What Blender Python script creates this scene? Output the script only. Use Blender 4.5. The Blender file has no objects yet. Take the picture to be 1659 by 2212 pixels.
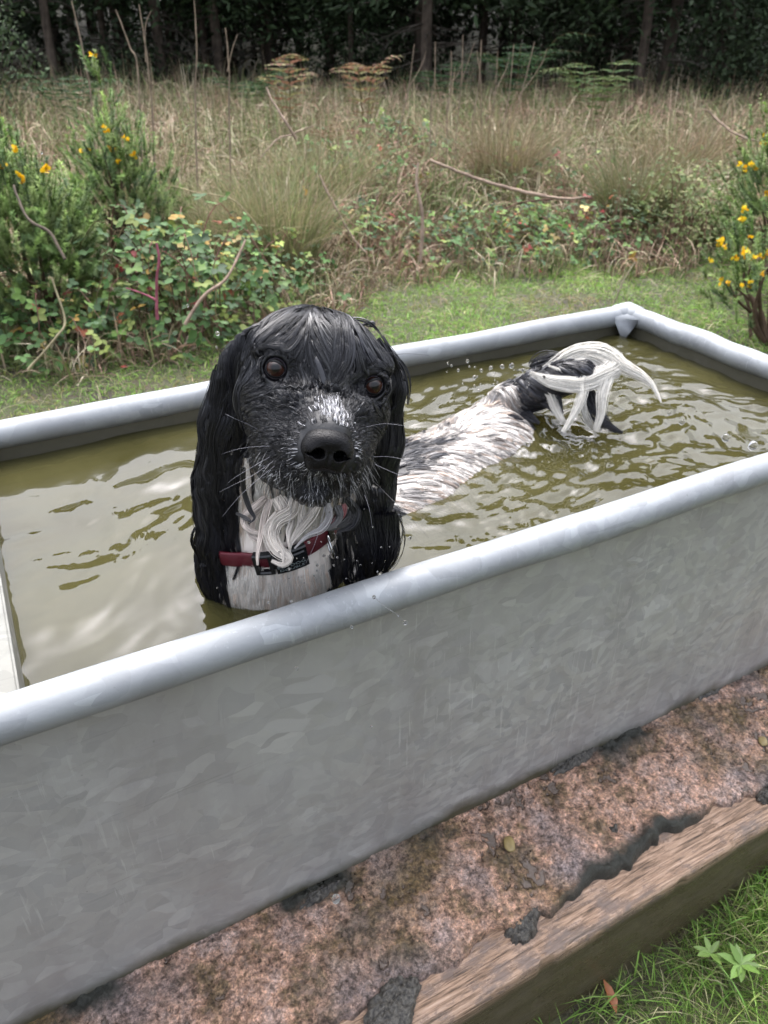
import bpy, math, random
import numpy as np
from mathutils import Vector
rng = np.random.default_rng(7); random.seed(7)
sc = bpy.context.scene; COL = sc.collection
rad = math.radians
# ------------------------------------------------------------------ camera, sky, sun, exposure
CF, CX, CY, HOR = 1632., 829.5, 1106., 85.
PIT = math.atan((CY-HOR)/CF); YAW = rad(28.0)
Hd = np.array([math.sin(YAW), math.cos(YAW), 0]); CR = np.array([math.cos(YAW), -math.sin(YAW), 0])
UZ = np.array([0, 0, 1.]); CFW = Hd*math.cos(PIT)-UZ*math.sin(PIT); CU = Hd*math.sin(PIT)+UZ*math.cos(PIT)
CAM = np.array([0, 0, 1.04])
cam_d = bpy.data.cameras.new('camera'); cam = bpy.data.objects.new('camera', cam_d); COL.objects.link(cam)
cam.location = CAM; cam.rotation_euler = (math.pi/2-PIT, 0, -YAW)
cam_d.sensor_fit = 'VERTICAL'; cam_d.sensor_height = 34.6; cam_d.lens = 34.6*CF/2212.
cam_d.clip_start = 0.02; cam_d.clip_end = 400
cam_d.dof.use_dof = True; cam_d.dof.focus_distance = 0.68; cam_d.dof.aperture_fstop = 12.0
sc.camera = cam
w = bpy.data.worlds.new('World'); sc.world = w; w.use_nodes = True
nt = w.node_tree; nt.nodes.clear()
sky = nt.nodes.new('ShaderNodeTexSky'); sky.sky_type = 'NISHITA'; sky.sun_disc = False
SUN_EL, SUN_AZ = rad(62), rad(20)
sky.sun_elevation = SUN_EL; sky.sun_rotation = SUN_AZ; sky.dust_density = 4; sky.air_density = 1.2
hs = nt.nodes.new('ShaderNodeHueSaturation'); hs.inputs['Saturation'].default_value = 0.34
hs.inputs['Value'].default_value = 1.35
bg = nt.nodes.new('ShaderNodeBackground'); bg.inputs[1].default_value = 0.15
wo = nt.nodes.new('ShaderNodeOutputWorld')
# overcast cloud: soft broken cloud brightness over the sky colour
tc = nt.nodes.new('ShaderNodeTexCoord'); nz = nt.nodes.new('ShaderNodeTexNoise'); nz.inputs['Scale'].default_value = 2.6
nz.inputs['Detail'].default_value = 4
cr = nt.nodes.new('ShaderNodeValToRGB'); cr.color_ramp.elements[0].position = .3; cr.color_ramp.elements[0].color = (.72, .74, .8, 1)
cr.color_ramp.elements[1].position = .7; cr.color_ramp.elements[1].color = (1.15, 1.13, 1.13, 1)
mx = nt.nodes.new('ShaderNodeMix'); mx.data_type = 'RGBA'; mx.blend_type = 'MULTIPLY'; mx.inputs[0].default_value = 1
nt.links.new(tc.outputs['Generated'], nz.inputs['Vector']); nt.links.new(nz.outputs['Fac'], cr.inputs[0])
nt.links.new(sky.outputs[0], hs.inputs['Color']); nt.links.new(hs.outputs[0], mx.inputs[6]); nt.links.new(cr.outputs[0], mx.inputs[7])
sz = nt.nodes.new('ShaderNodeSeparateXYZ'); nt.links.new(tc.outputs['Generated'], sz.inputs[0])
zr = nt.nodes.new('ShaderNodeMapRange'); zr.inputs['From Min'].default_value = 0; zr.inputs['From Max'].default_value = 1; zr.inputs['To Min'].default_value = .62; zr.inputs['To Max'].default_value = 1.9
nt.links.new(sz.outputs[2], zr.inputs[0]); mz = nt.nodes.new('ShaderNodeVectorMath'); mz.operation = 'SCALE'
nt.links.new(mx.outputs[2], mz.inputs[0]); nt.links.new(zr.outputs[0], mz.inputs['Scale']); nt.links.new(mz.outputs[0], bg.inputs[0]); nt.links.new(bg.outputs[0], wo.inputs[0])
sd = bpy.data.lights.new('sun', 'SUN'); sd.energy = 1.4; sd.angle = rad(90); sd.color = (1, .97, .92)
so = bpy.data.objects.new('sun', sd); COL.objects.link(so)
sv = Vector((math.sin(SUN_AZ)*math.cos(SUN_EL), math.cos(SUN_AZ)*math.cos(SUN_EL), math.sin(SUN_EL)))
so.rotation_euler = sv.to_track_quat('Z', 'Y').to_euler()
sc.view_settings.view_transform = 'Standard'; sc.view_settings.look = 'None'; sc.view_settings.gamma = 1
sc.view_settings.exposure = 1.05
sc.cycles.use_denoising = True; sc.cycles.max_bounces = 8; sc.cycles.transparent_max_bounces = 24
sc.cycles.sample_clamp_indirect = 6; sc.cycles.caustics_refractive = False; sc.cycles.caustics_reflective = False

# ------------------------------------------------------------------ helpers
def ray(x, y): return CFW+CR*(x-CX)/CF+CU*(CY-y)/CF
def PX(x, y, d): return CAM+d*ray(x, y)
def onz(x, y, z): r = ray(x, y); return CAM+r*(z-CAM[2])/r[2]
def W(v, u, z): p = CR*v+Hd*u; return np.array([p[0], p[1], z])
def atu(x, y, u):                       # pixel at horizontal forward distance u
    r = ray(x, y); return CAM+r*(u/(r@Hd))
def nrm(v): return v/np.maximum(np.linalg.norm(v, axis=-1, keepdims=True), 1e-12)
def _h(i, j, k):
    n = (i.astype(np.int64)*374761393+j.astype(np.int64)*668265263+k.astype(np.int64)*2147483647+12345)
    n = (n ^ (n >> 13))*1274126177; n = n ^ (n >> 16)
    return (n & 0xffffff)/float(0xffffff)
def vn(p):                               # value noise in [-1,1]
    p = np.asarray(p, float); i = np.floor(p); f = p-i; f = f*f*(3-2*f); i = i.astype(np.int64)
    out = 0
    for a in (0, 1):
        for b in (0, 1):
            for c in (0, 1):
                wgt = (f[..., 0] if a else 1-f[..., 0])*(f[..., 1] if b else 1-f[..., 1])*(f[..., 2] if c else 1-f[..., 2])
                out = out+wgt*_h(i[..., 0]+a, i[..., 1]+b, i[..., 2]+c)
    return out*2-1
def fbm(p, o=4):
    s = 0; a = 1; t = 0
    for k in range(o): s = s+a*vn(p*2**k+k*17.3); t += a; a *= .5
    return s/t
def sstep(a, b, x): t = np.clip((x-a)/(b-a), 0, 1); return t*t*(3-2*t)
def tag(o, label=None, cat=None, group=None, kind=None):
    if label: o['label'] = label
    if cat: o['category'] = cat
    if group: o['group'] = group
    if kind: o['kind'] = kind
    return o
def empty(name, loc=(0, 0, 0), rz=0):
    o = bpy.data.objects.new(name, None); COL.objects.link(o); o.location = [float(a) for a in loc]; o.rotation_euler = (0, 0, rz)
    o.empty_display_size = .05; return o
class MB:
    def __init__(s): s.V = []; s.Q = []; s.T = []; s.C = []; s.n = 0
    def add(s, V, Q=None, T=None, C=None):
        V = np.asarray(V, float).reshape(-1, 3); s.V.append(V)
        if Q is not None and len(Q): s.Q.append(np.asarray(Q, np.int64).reshape(-1, 4)+s.n)
        if T is not None and len(T): s.T.append(np.asarray(T, np.int64).reshape(-1, 3)+s.n)
        if C is None: C = (1, 1, 1)
        C = np.asarray(C, float)
        if C.ndim == 1: C = np.tile(C, (len(V), 1))
        s.C.append(C.reshape(-1, 3)); s.n += len(V)
    def build(s, name, mat, parent=None, smooth=True, origin=None, color=True):
        V = np.concatenate(s.V); C = np.concatenate(s.C)
        Q = np.concatenate(s.Q) if s.Q else np.zeros((0, 4), np.int64)
        T = np.concatenate(s.T) if s.T else np.zeros((0, 3), np.int64)
        if origin is not None: V = V-np.asarray(origin)
        me = bpy.data.meshes.new(name); me.vertices.add(len(V)); me.vertices.foreach_set('co', V.astype(np.float32).ravel())
        li = np.concatenate([Q.ravel(), T.ravel()]).astype(np.int32)
        me.loops.add(len(li)); me.loops.foreach_set('vertex_index', li)
        npoly = len(Q)+len(T); me.polygons.add(npoly)
        st = np.concatenate([np.arange(len(Q))*4, len(Q)*4+np.arange(len(T))*3]).astype(np.int32)
        me.polygons.foreach_set('loop_start', st)
        me.polygons.foreach_set('use_smooth', np.full(npoly, smooth, bool))
        me.update(calc_edges=True)
        if color:
            at = me.attributes.new('col', 'FLOAT_COLOR', 'POINT')
            at.data.foreach_set('color', np.concatenate([C, np.ones((len(C), 1))], 1).astype(np.float32).ravel())
        o = bpy.data.objects.new(name, me); COL.objects.link(o)
        if mat: me.materials.append(mat)
        if parent: o.parent = parent
        if origin is not None and parent is None: o.location = [float(a) for a in origin]
        return o
def tubes(P, R, sides=3, up=None, flat=1.0):
    """P [N,K,3], R [N,K] or [K]; returns V, Q"""
    P = np.asarray(P, float); N, K, _ = P.shape; R = np.broadcast_to(R, (N, K))
    T = np.empty_like(P); T[:, 1:-1] = P[:, 2:]-P[:, :-2]; T[:, 0] = P[:, 1]-P[:, 0]; T[:, -1] = P[:, -1]-P[:, -2]; T = nrm(T)
    if up is None:
        up = rng.normal(size=(N, 1, 3)); 
    up = np.broadcast_to(up, P.shape)
    a = nrm(np.cross(T, up)); b = np.cross(T, a)
    if sides == 2:
        V = np.stack([P-a*R[..., None], P+a*R[..., None]], 2)
        idx = np.arange(N*K*2).reshape(N, K, 2)
        Q = np.stack([idx[:, :-1, 0], idx[:, :-1, 1], idx[:, 1:, 1], idx[:, 1:, 0]], -1).reshape(-1, 4)
        return V.reshape(-1, 3), Q
    th = np.arange(sides)*2*np.pi/sides
    V = P[:, :, None]+(a[:, :, None]*np.cos(th)[None, None, :, None]+b[:, :, None]*(flat*np.sin(th))[None, None, :, None])*R[:, :, None, None]
    idx = np.arange(N*K*sides).reshape(N, K, sides); j2 = (np.arange(sides)+1) % sides
    Q = np.stack([idx[:, :-1, :], idx[:, :-1][:, :, j2], idx[:, 1:][:, :, j2], idx[:, 1:, :]], -1).reshape(-1, 4)
    return V.reshape(-1, 3), Q
def rep(C, n): return np.repeat(np.asarray(C, float).reshape(-1, 3), n, 0)
def curve_pts(P, K):                    # Catmull-Rom through points
    P = np.asarray(P, float); n = len(P); t = np.linspace(0, n-1, K); i = np.clip(t.astype(int), 0, n-2); f = (t-i)[:, None]
    g = lambda j: P[np.clip(j, 0, n-1)]
    p0, p1, p2, p3 = g(i-1), g(i), g(i+1), g(i+2)
    return .5*((2*p1)+(-p0+p2)*f+(2*p0-5*p1+4*p2-p3)*f**2+(-p0+3*p1-3*p2+p3)*f**3)
def gridmesh(Z, xs, ys, fn=None):
    """Z array [nx,ny] heights or fn -> vertices"""
    X, Y = np.meshgrid(xs, ys, indexing='ij'); V = np.stack([X, Y, Z], -1).reshape(-1, 3)
    idx = np.arange(len(xs)*len(ys)).reshape(len(xs), len(ys))
    Q = np.stack([idx[:-1, :-1], idx[1:, :-1], idx[1:, 1:], idx[:-1, 1:]], -1).reshape(-1, 4)
    return V, Q

# ------------------------------------------------------------------ materials
def M(name):
    m = bpy.data.materials.new(name); m.use_nodes = True; t = m.node_tree; b = t.nodes['Principled BSDF']; return m, t, b
def N(t, ty, **kw):
    n = t.nodes.new(ty)
    for k, v in kw.items():
        if k in n.inputs: n.inputs[k].default_value = v
        else: setattr(n, k, v)
    return n
def noise(t, scale, detail=4, rough=.55, vec=None, dist=0):
    n = N(t, 'ShaderNodeTexNoise', Scale=scale, Detail=detail, Roughness=rough, Distortion=dist)
    if vec is not None: t.links.new(vec, n.inputs['Vector'])
    return n
def ramp(t, fac, stops):
    r = t.nodes.new('ShaderNodeValToRGB'); e = r.color_ramp.elements
    while len(e) < len(stops): e.new(.5)
    for el, (p, c) in zip(e, stops): el.position = p; el.color = (*c, 1) if len(c) == 3 else c
    t.links.new(fac, r.inputs[0]); return r
def mix(t, fac, a, b, mode='MIX'):
    m = N(t, 'ShaderNodeMix', data_type='RGBA', blend_type=mode)
    for i, s in ((0, fac), (6, a), (7, b)):
        if isinstance(s, (int, float)): m.inputs[i].default_value = s
        elif isinstance(s, tuple): m.inputs[i].default_value = (*s, 1)
        else: t.links.new(s, m.inputs[i])
    return m.outputs[2]
def math_(t, op, a, b=None, clamp=False):
    m = N(t, 'ShaderNodeMath', operation=op, use_clamp=clamp)
    for i, s in enumerate((a, b)):
        if s is None: continue
        if isinstance(s, (int, float)): m.inputs[i].default_value = s
        else: t.links.new(s, m.inputs[i])
    return m.outputs[0]
def bump(t, b, h, strength, dist=.001, prev=None):
    n = N(t, 'ShaderNodeBump', Strength=strength, Distance=dist); t.links.new(h, n.inputs['Height'])
    if prev is not None: t.links.new(prev, n.inputs['Normal'])
    t.links.new(n.outputs[0], b.inputs['Normal']); return n.outputs[0]
def coords(t, scale=(1, 1, 1), kind='Object', rot=(0, 0, 0)):
    c = t.nodes.new('ShaderNodeTexCoord'); m = N(t, 'ShaderNodeMapping'); m.inputs['Scale'].default_value = scale
    m.inputs['Rotation'].default_value = rot
    t.links.new(c.outputs[kind], m.inputs[0]); return m.outputs[0]
def mat_attr(name, rough=.5, spec=.5, trans=0, nscale=0, nstr=.3, coat=0):
    m, t, b = M(name); a = N(t, 'ShaderNodeAttribute', attribute_name='col'); c = a.outputs['Color']
    if nscale:
        n = noise(t, nscale, 3, vec=coords(t)); c = mix(t, nstr, c, ramp(t, n.outputs['Fac'], [(.3, (.25, .25, .25)), (.7, (1.3, 1.3, 1.3))]).outputs[0], 'MULTIPLY')
    t.links.new(c, b.inputs['Base Color']); b.inputs['Roughness'].default_value = rough; b.inputs['Specular IOR Level'].default_value = spec
    b.inputs['Coat Weight'].default_value = coat
    if trans:
        tr = N(t, 'ShaderNodeBsdfTranslucent'); t.links.new(c, tr.inputs[0]); ms = N(t, 'ShaderNodeMixShader'); ms.inputs[0].default_value = trans
        t.links.new(b.outputs[0], ms.inputs[1]); t.links.new(tr.outputs[0], ms.inputs[2])
        t.links.new(ms.outputs[0], t.nodes['Material Output'].inputs[0])
    return m
GRASS = mat_attr('grass_blade', .5, .35, .3)
LEAF = mat_attr('leaf', .6, .3, .3)
DRY = mat_attr('dry_stem', .7, .25)
WOODY = mat_attr('woody', .85, .2, 0, 40, .5)

def metal(name, tone, streak):
    m, t, b = M(name)
    co = coords(t); n0 = noise(t, 7, 3, vec=co)
    wv = N(t, 'ShaderNodeVectorMath', operation='ADD'); t.links.new(co, wv.inputs[0])
    sc_ = N(t, 'ShaderNodeVectorMath', operation='SCALE'); sc_.inputs['Scale'].default_value = .09; t.links.new(n0.outputs['Color'], sc_.inputs[0]); t.links.new(sc_.outputs[0], wv.inputs[1])
    mp = N(t, 'ShaderNodeMapping'); mp.inputs['Scale'].default_value = (1, 1, 1.5); mp.inputs['Rotation'].default_value = (0, .5, 0); t.links.new(wv.outputs[0], mp.inputs[0])
    v = N(t, 'ShaderNodeTexVoronoi', Scale=33); t.links.new(mp.outputs[0], v.inputs['Vector'])
    v2 = N(t, 'ShaderNodeTexVoronoi', Scale=75); t.links.new(mp.outputs[0], v2.inputs['Vector'])
    s1 = N(t, 'ShaderNodeSeparateColor'); t.links.new(v.outputs['Color'], s1.inputs[0])
    s2 = N(t, 'ShaderNodeSeparateColor'); t.links.new(v2.outputs['Color'], s2.inputs[0])
    k = [tuple(c*f for c in tone) for f in (.87, .98, 1.12)]
    big = noise(t, 2.2, 4, vec=co)
    c = ramp(t, s1.outputs[0], [(0, k[0]), (.5, k[1]), (.85, k[1]), (1, k[2])]).outputs[0]
    c2 = ramp(t, s2.outputs[1], [(0, (.84, .85, .88)), (.6, (1, 1, 1)), (1, (1.12, 1.13, 1.15))]).outputs[0]
    pm = ramp(t, big.outputs['Fac'], [(.4, (.1, .1, .1)), (.62, (.9, .9, .9))]).outputs[0]
    c = mix(t, pm, c, mix(t, 1., c, c2, 'MULTIPLY'))
    st = noise(t, 4, 4, .6, vec=coords(t, (3, 3, .9))); sm = ramp(t, st.outputs['Fac'], [(.45, (0, 0, 0)), (.72, (1, 1, 1))]).outputs[0]
    c = mix(t, math_(t, 'MULTIPLY', sm, streak), c, tuple(q*f for q, f in zip(tone, (.68, .64, .66))))
    sp = noise(t, 26, 5, .7, vec=coords(t, (2.6, 2.6, .7))); spm = ramp(t, sp.outputs['Fac'], [(.63, (0, 0, 0)), (.72, (1, 1, 1))]).outputs[0]
    c = mix(t, math_(t, 'MULTIPLY', spm, .22), c, tuple(q*1.45 for q in tone))
    sc2 = noise(t, 30, 4, .7, vec=coords(t, (6, 6, .35))); scm = ramp(t, sc2.outputs['Fac'], [(.60, (0, 0, 0)), (.66, (1, 1, 1))]).outputs[0]
    gate = noise(t, 4, 2, vec=co); gm = ramp(t, gate.outputs['Fac'], [(.5, (0, 0, 0)), (.6, (1, 1, 1))]).outputs[0]
    c = mix(t, math_(t, 'MULTIPLY', math_(t, 'MULTIPLY', scm, gm), .35), c, tuple(q*1.5 for q in tone))
    sc3 = noise(t, 22, 3, .7, vec=coords(t, (.3, 5, 7), rot=(0, .12, 0))); scn = ramp(t, sc3.outputs['Fac'], [(.66, (0, 0, 0)), (.69, (1, 1, 1))]).outputs[0]
    c = mix(t, math_(t, 'MULTIPLY', scn, .3), c, tuple(q*.55 for q in tone))
    ds = noise(t, 90, 3, .8, vec=co); dm = ramp(t, ds.outputs['Fac'], [(.70, (0, 0, 0)), (.76, (1, 1, 1))]).outputs[0]
    c = mix(t, math_(t, 'MULTIPLY', dm, .45), c, tuple(q*.45 for q in tone))
    if streak > .3:      # algae and splashed soil along the foot of the side
        g = t.nodes.new('ShaderNodeNewGeometry'); sx = N(t, 'ShaderNodeSeparateXYZ'); t.links.new(g.outputs['Position'], sx.inputs[0])
        an = noise(t, 9, 5, .6, vec=co); lim = math_(t, 'ADD', math_(t, 'MULTIPLY', an.outputs['Fac'], .06), .098)
        f = math_(t, 'MULTIPLY', math_(t, 'SUBTRACT', lim, sx.outputs[2]), 38, True)
        c = mix(t, math_(t, 'MULTIPLY', f, .9), c, (.055, .048, .018))
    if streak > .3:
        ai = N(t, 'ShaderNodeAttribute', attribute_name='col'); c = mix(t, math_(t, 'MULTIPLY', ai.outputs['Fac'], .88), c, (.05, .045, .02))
    t.links.new(c, b.inputs['Base Color']); b.inputs['Metallic'].default_value = .35
    r = ramp(t, s1.outputs[1], [(0, (.52,)*3), (1, (.68,)*3)]).outputs[0]; t.links.new(r, b.inputs['Roughness'])
    fn = noise(t, 160, 4, .6, vec=co); bp = bump(t, b, fn.outputs['Fac'], .25, .0008)
    sl = noise(t, 5, 3, .5, vec=coords(t, (1, 1, 2))); bump(t, b, sl.outputs['Fac'], .2, .005, bp)
    return m
ZINC = metal('galvanised_steel', (.365, .36, .345), .55)
ZRIM = metal('galvanised_rim', (.285, .30, .312), .3)

# ------------------------------------------------------------------ ground and lawn
GZ = -0.10
def ground_z(x, y):
    p = np.stack([x, y, 0*x], -1); u = x*Hd[0]+y*Hd[1]
    base = GZ+.05*fbm(p*.5)*sstep(1.6, 5, u)+.012*fbm(p*4)
    return base+sstep(16, 60, u)*9+.045*sstep(.5, 1.0, x)*sstep(.55, .33, y)*sstep(-1.2, -.2, y)
m, t, b = M('soil_and_turf'); co = coords(t)
n1 = noise(t, 5, 6, vec=co); n2 = noise(t, 40, 5, .7, vec=co)
c = ramp(t, n1.outputs['Fac'], [(.35, (.035, .026, .018)), (.5, (.05, .055, .02)), (.7, (.05, .035, .022))]).outputs[0]
c = mix(t, .6, c, ramp(t, n2.outputs['Fac'], [(.3, (.4, .4, .4)), (.7, (1.5, 1.5, 1.4))]).outputs[0], 'MULTIPLY')
t.links.new(c, b.inputs['Base Color']); b.inputs['Roughness'].default_value = .75; bump(t, b, n2.outputs['Fac'], .8, .02)
SOIL = m
xs = np.concatenate([np.linspace(-90, -8, 40, endpoint=False), np.linspace(-8, 12, 240, endpoint=False), np.linspace(12, 110, 50)])
ys = np.concatenate([np.linspace(-20, -1, 20, endpoint=False), np.linspace(-1, 14, 240, endpoint=False), np.linspace(14, 120, 50)])
X, Y = np.meshgrid(xs, ys, indexing='ij'); V, Q = gridmesh(ground_z(X, Y), xs, ys)
mb = MB(); mb.add(V, Q); o = mb.build('ground', SOIL, color=False); tag(o, kind='structure')

def blades(mb, xy, h, wd, cols, lean=.35, K=4, dirv=None, z=None, curl=1.0, tipcol=None):
    n = len(xy); az = rng.uniform(0, 2*np.pi, n) if dirv is None else dirv
    z = ground_z(xy[:, 0], xy[:, 1]) if z is None else z
    L = np.abs(rng.normal(lean, lean*.5, n)); s = np.linspace(0, 1, K)
    d = np.stack([np.cos(az), np.sin(az), 0*az], -1)
    P = np.empty((n, K, 3)); hz = h[:, None]*(s[None]-curl*.5*(L[:, None]*s[None]**2)**1.0*s[None])
    off = (h*L)[:, None]*s[None]**1.8
    P[:, :, :2] = xy[:, None]+d[:, None, :2]*off[..., None]; P[:, :, 2] = z[:, None]-.01+hz
    R = wd[:, None]*(1-s[None]**2*.92); V, Q = tubes(P, R, 2, up=nrm(d+rng.normal(0, .7, d.shape)*[1, 1, .3])[:, None])
    C = cols[:, None, None]*np.ones((n, K, 2, 3))
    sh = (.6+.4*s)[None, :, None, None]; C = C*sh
    if tipcol is not None: C = C*(1-s[None, :, None, None]**2*.5)+tipcol*(s[None, :, None, None]**2*.5)
    mb.add(V, Q, C=C)
def pick(pal, n, p=None, var=.25):
    pal = np.array(pal); i = rng.choice(len(pal), n, p=p); return pal[i]*np.exp(rng.normal(0, var, (n, 1)))
def scatter(n, v0, v1, u0, u1):
    v = rng.uniform(v0, v1, n); u = rng.uniform(u0, u1, n); return v[:, None]*CR[:2]+u[:, None]*Hd[:2]
GREENS = [(.19, .34, .06), (.26, .43, .09), (.14, .27, .055), (.37, .45, .14), (.44, .42, .22)]
STRAW = [(.52, .41, .28), (.42, .32, .21), (.31, .215, .155), (.64, .55, .40), (.27, .29, .12), (.19, .23, .10)]
def lawn_edge(x): return 3.75+.25*np.sin(x*2.1)+.12*np.sin(x*5.3)
def is_rough(xy):
    # rough growth begins beyond a wavy line; nearer at the left
    v = xy@CR[:2]; u = xy@Hd[:2]
    e = np.interp(v, [-3.2, -1.6, -1.1, -.5, 0, .6, 1.3, 1.9, 2.3, 3.2], [2.5, 2.75, 2.95, 3.3, 4.0, 4.35, 4.35, 4.45, 4.2, 3.2])
    return u-(e+.12*np.sin(v*7)+.08*np.sin(v*17+1))
def not_trough(xy): return ~((xy[:, 0] > -1) & (xy[:, 0] < 1.24) & (xy[:, 1] > .30) & (xy[:, 1] < 1.19))
# lawn beyond the trough
mb = MB()
xy = scatter(190000, -3.2, 3.6, .9, 5.0); k = not_trough(xy) & (is_rough(xy) < .3); xy = xy[k]
n = len(xy); pt = fbm(np.c_[xy*3, xy[:, :1]*0]); 
cl = pick(GREENS, n, [.3, .3, .15, .17, .08])*(1.12+.35*pt[:, None]); cl[pt < -.30] = cl[pt < -.30]*[1.3, .95, 1.1]
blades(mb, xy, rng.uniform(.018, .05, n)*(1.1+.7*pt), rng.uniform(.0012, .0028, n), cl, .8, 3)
xy = scatter(7000, -2.6, 3.4, .9, 5.0); k = not_trough(xy) & (is_rough(xy) < .3); xy = xy[k]; n = len(xy)
blades(mb, xy, rng.uniform(.06, .13, n), rng.uniform(.001, .002, n), pick(STRAW, n), 1.3, 4)
tag(mb.build('lawn_grass', GRASS), kind='stuff', label='short green grass of the lawn between trough and rough growth', cat='grass')
# grass by the timber edge, lower right, in focus
mb = MB()
def near_xy(n):
    x = rng.uniform(.26, 1.9, n); y = rng.uniform(-.35, .335, n); return np.c_[x, y]
xy = near_xy(34000); q = fbm(np.c_[xy*7, xy[:, :1]*0]); dz = (xy[:, 0]-.50)*.9+q*.22-.02+(xy[:, 1]-.1)*-.1
xy = xy[(dz > 0)]; n = len(xy)
clump = fbm(np.c_[xy*16, xy[:, :1]*0+5])
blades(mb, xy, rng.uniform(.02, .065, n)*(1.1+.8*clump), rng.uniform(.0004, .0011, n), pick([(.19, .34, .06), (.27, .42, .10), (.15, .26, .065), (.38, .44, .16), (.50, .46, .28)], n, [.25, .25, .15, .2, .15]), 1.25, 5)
xy = near_xy(2600); q = fbm(np.c_[xy*7, xy[:, :1]*0]); xy = xy[((xy[:, 0]-.36)*.9+q*.2-.02 > 0)]; n = len(xy)
blades(mb, xy, rng.uniform(.05, .11, n), rng.uniform(.0006, .0014, n), pick(GREENS[:4], n, var=.2), 1.1, 7)
xy = near_xy(9000); n = len(xy)
blades(mb, xy, rng.uniform(.01, .04, n), rng.uniform(.0004, .0009, n), pick([(.16, .12, .08), (.30, .23, .15), (.08, .055, .04), (.38, .33, .22)], n), 2.2, 5)
xy = np.c_[rng.uniform(.62, 1.8, 2600), rng.uniform(.27, .335, 2600)]; n = len(xy)
blades(mb, xy, rng.uniform(.05, .13, n)*sstep(.5, .95, xy[:, 0]), rng.uniform(.0005, .0012, n), pick(GREENS, n, var=.2), .7, 7)
tag(mb.build('foreground_grass', GRASS), kind='stuff', label='longer green grass growing against the timber edging', cat='grass')

# ------------------------------------------------------------------ trough
TX0, TX1, TY0, TY1, RZ, TZ, TR = -.62, 1.190, .548, 1.147, .55, .10, .0205
trough = empty('water_trough', (.3, .85, TZ)); tag(trough, 'long galvanised steel water trough with rolled rim, filled with murky water', 'trough')
OR = np.array([.3, .85, TZ])
def shell():
    mb = MB(); t_ = .003
    def wall(a, b_, zt, zb, inw, tap):    # a,b outer top corners, inward unit
        K = 60; H = 24
        s = np.linspace(0, 1, K)[:, None, None]; h = np.linspace(0, 1, H)[None, :, None]
        top = a+(b_-a)*s; P = top+np.array(inw)*tap*h+np.array([0, 0, -1.])*(zt-zb)*h
        L = np.linalg.norm(b_-a); wob = .004*vn(np.stack([s[..., 0]*L*2+0*h[..., 0], h[..., 0]*1.5+0*s[..., 0], 0*s[..., 0]+0*h[..., 0]], -1))*np.sin(np.pi*h[..., 0])*np.sin(np.pi*s[..., 0])
        P = P+np.array(inw)*wob[..., None]
        for off, flip in ((0, 0), (t_, 1)):
            Pk = P+np.array(inw)*off; idx = np.arange(K*H).reshape(K, H)
            Q = np.stack([idx[:-1, :-1], idx[:-1, 1:], idx[1:, 1:], idx[1:, :-1]], -1).reshape(-1, 4)
            if flip: Q = Q[:, ::-1]
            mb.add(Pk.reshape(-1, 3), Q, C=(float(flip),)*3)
    zt, zb = RZ-.004, TZ+.002; e = -.006
    y0, y1, x0, x1 = TY0-e, TY1+e, TX0-e, TX1+e
    wall(np.array([x0, y0, zt]), np.array([x1, y0, zt]), zt, zb, (0, 1, 0), 0)
    wall(np.array([x1, y0, zt]), np.array([x1, y1, zt]), zt, zb, (-1, 0, 0), 0)
    wall(np.array([x1, y1, zt]), np.array([x0, y1, zt]), zt, zb, (0, -1, 0), 0)
    wall(np.array([x0, y1, zt]), np.array([x0, y0, zt]), zt, zb, (1, 0, 0), 0)
    V = np.array([[x0, y0, zb+.004], [x1, y0, zb+.004], [x1, y1, zb+.004], [x0, y1, zb+.004]]); mb.add(V, [[0, 1, 2, 3]])
    return mb
shell().build('shell', ZINC, trough, origin=OR)
mb = MB()
loop = np.array([[TX0, TY0], [TX1, TY0], [TX1, TY1], [TX0, TY1]])
for i in range(4):
    a, b_ = loop[i], loop[(i+1) % 4]; d = (b_-a)/np.linalg.norm(b_-a); e0 = .004
    K = 90; s = np.linspace(0, 1, K)[:, None]; P = np.c_[a+(b_-a)*s, np.full(K, RZ)]
    P[:, 2] += .0018*vn(np.c_[s*9+i*7, s*0, s*0]); 
    R = TR*(1+.035*vn(np.c_[s*14+i*31, s*0, s*0])); V, Q = tubes(P[None], R[None], 28, up=np.array([0, 0, 1.])); mb.add(V, Q)
mb.build('rim', ZRIM, trough, origin=OR)
mb = MB()                                 # folded corner caps with a tucked triangular gusset
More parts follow.
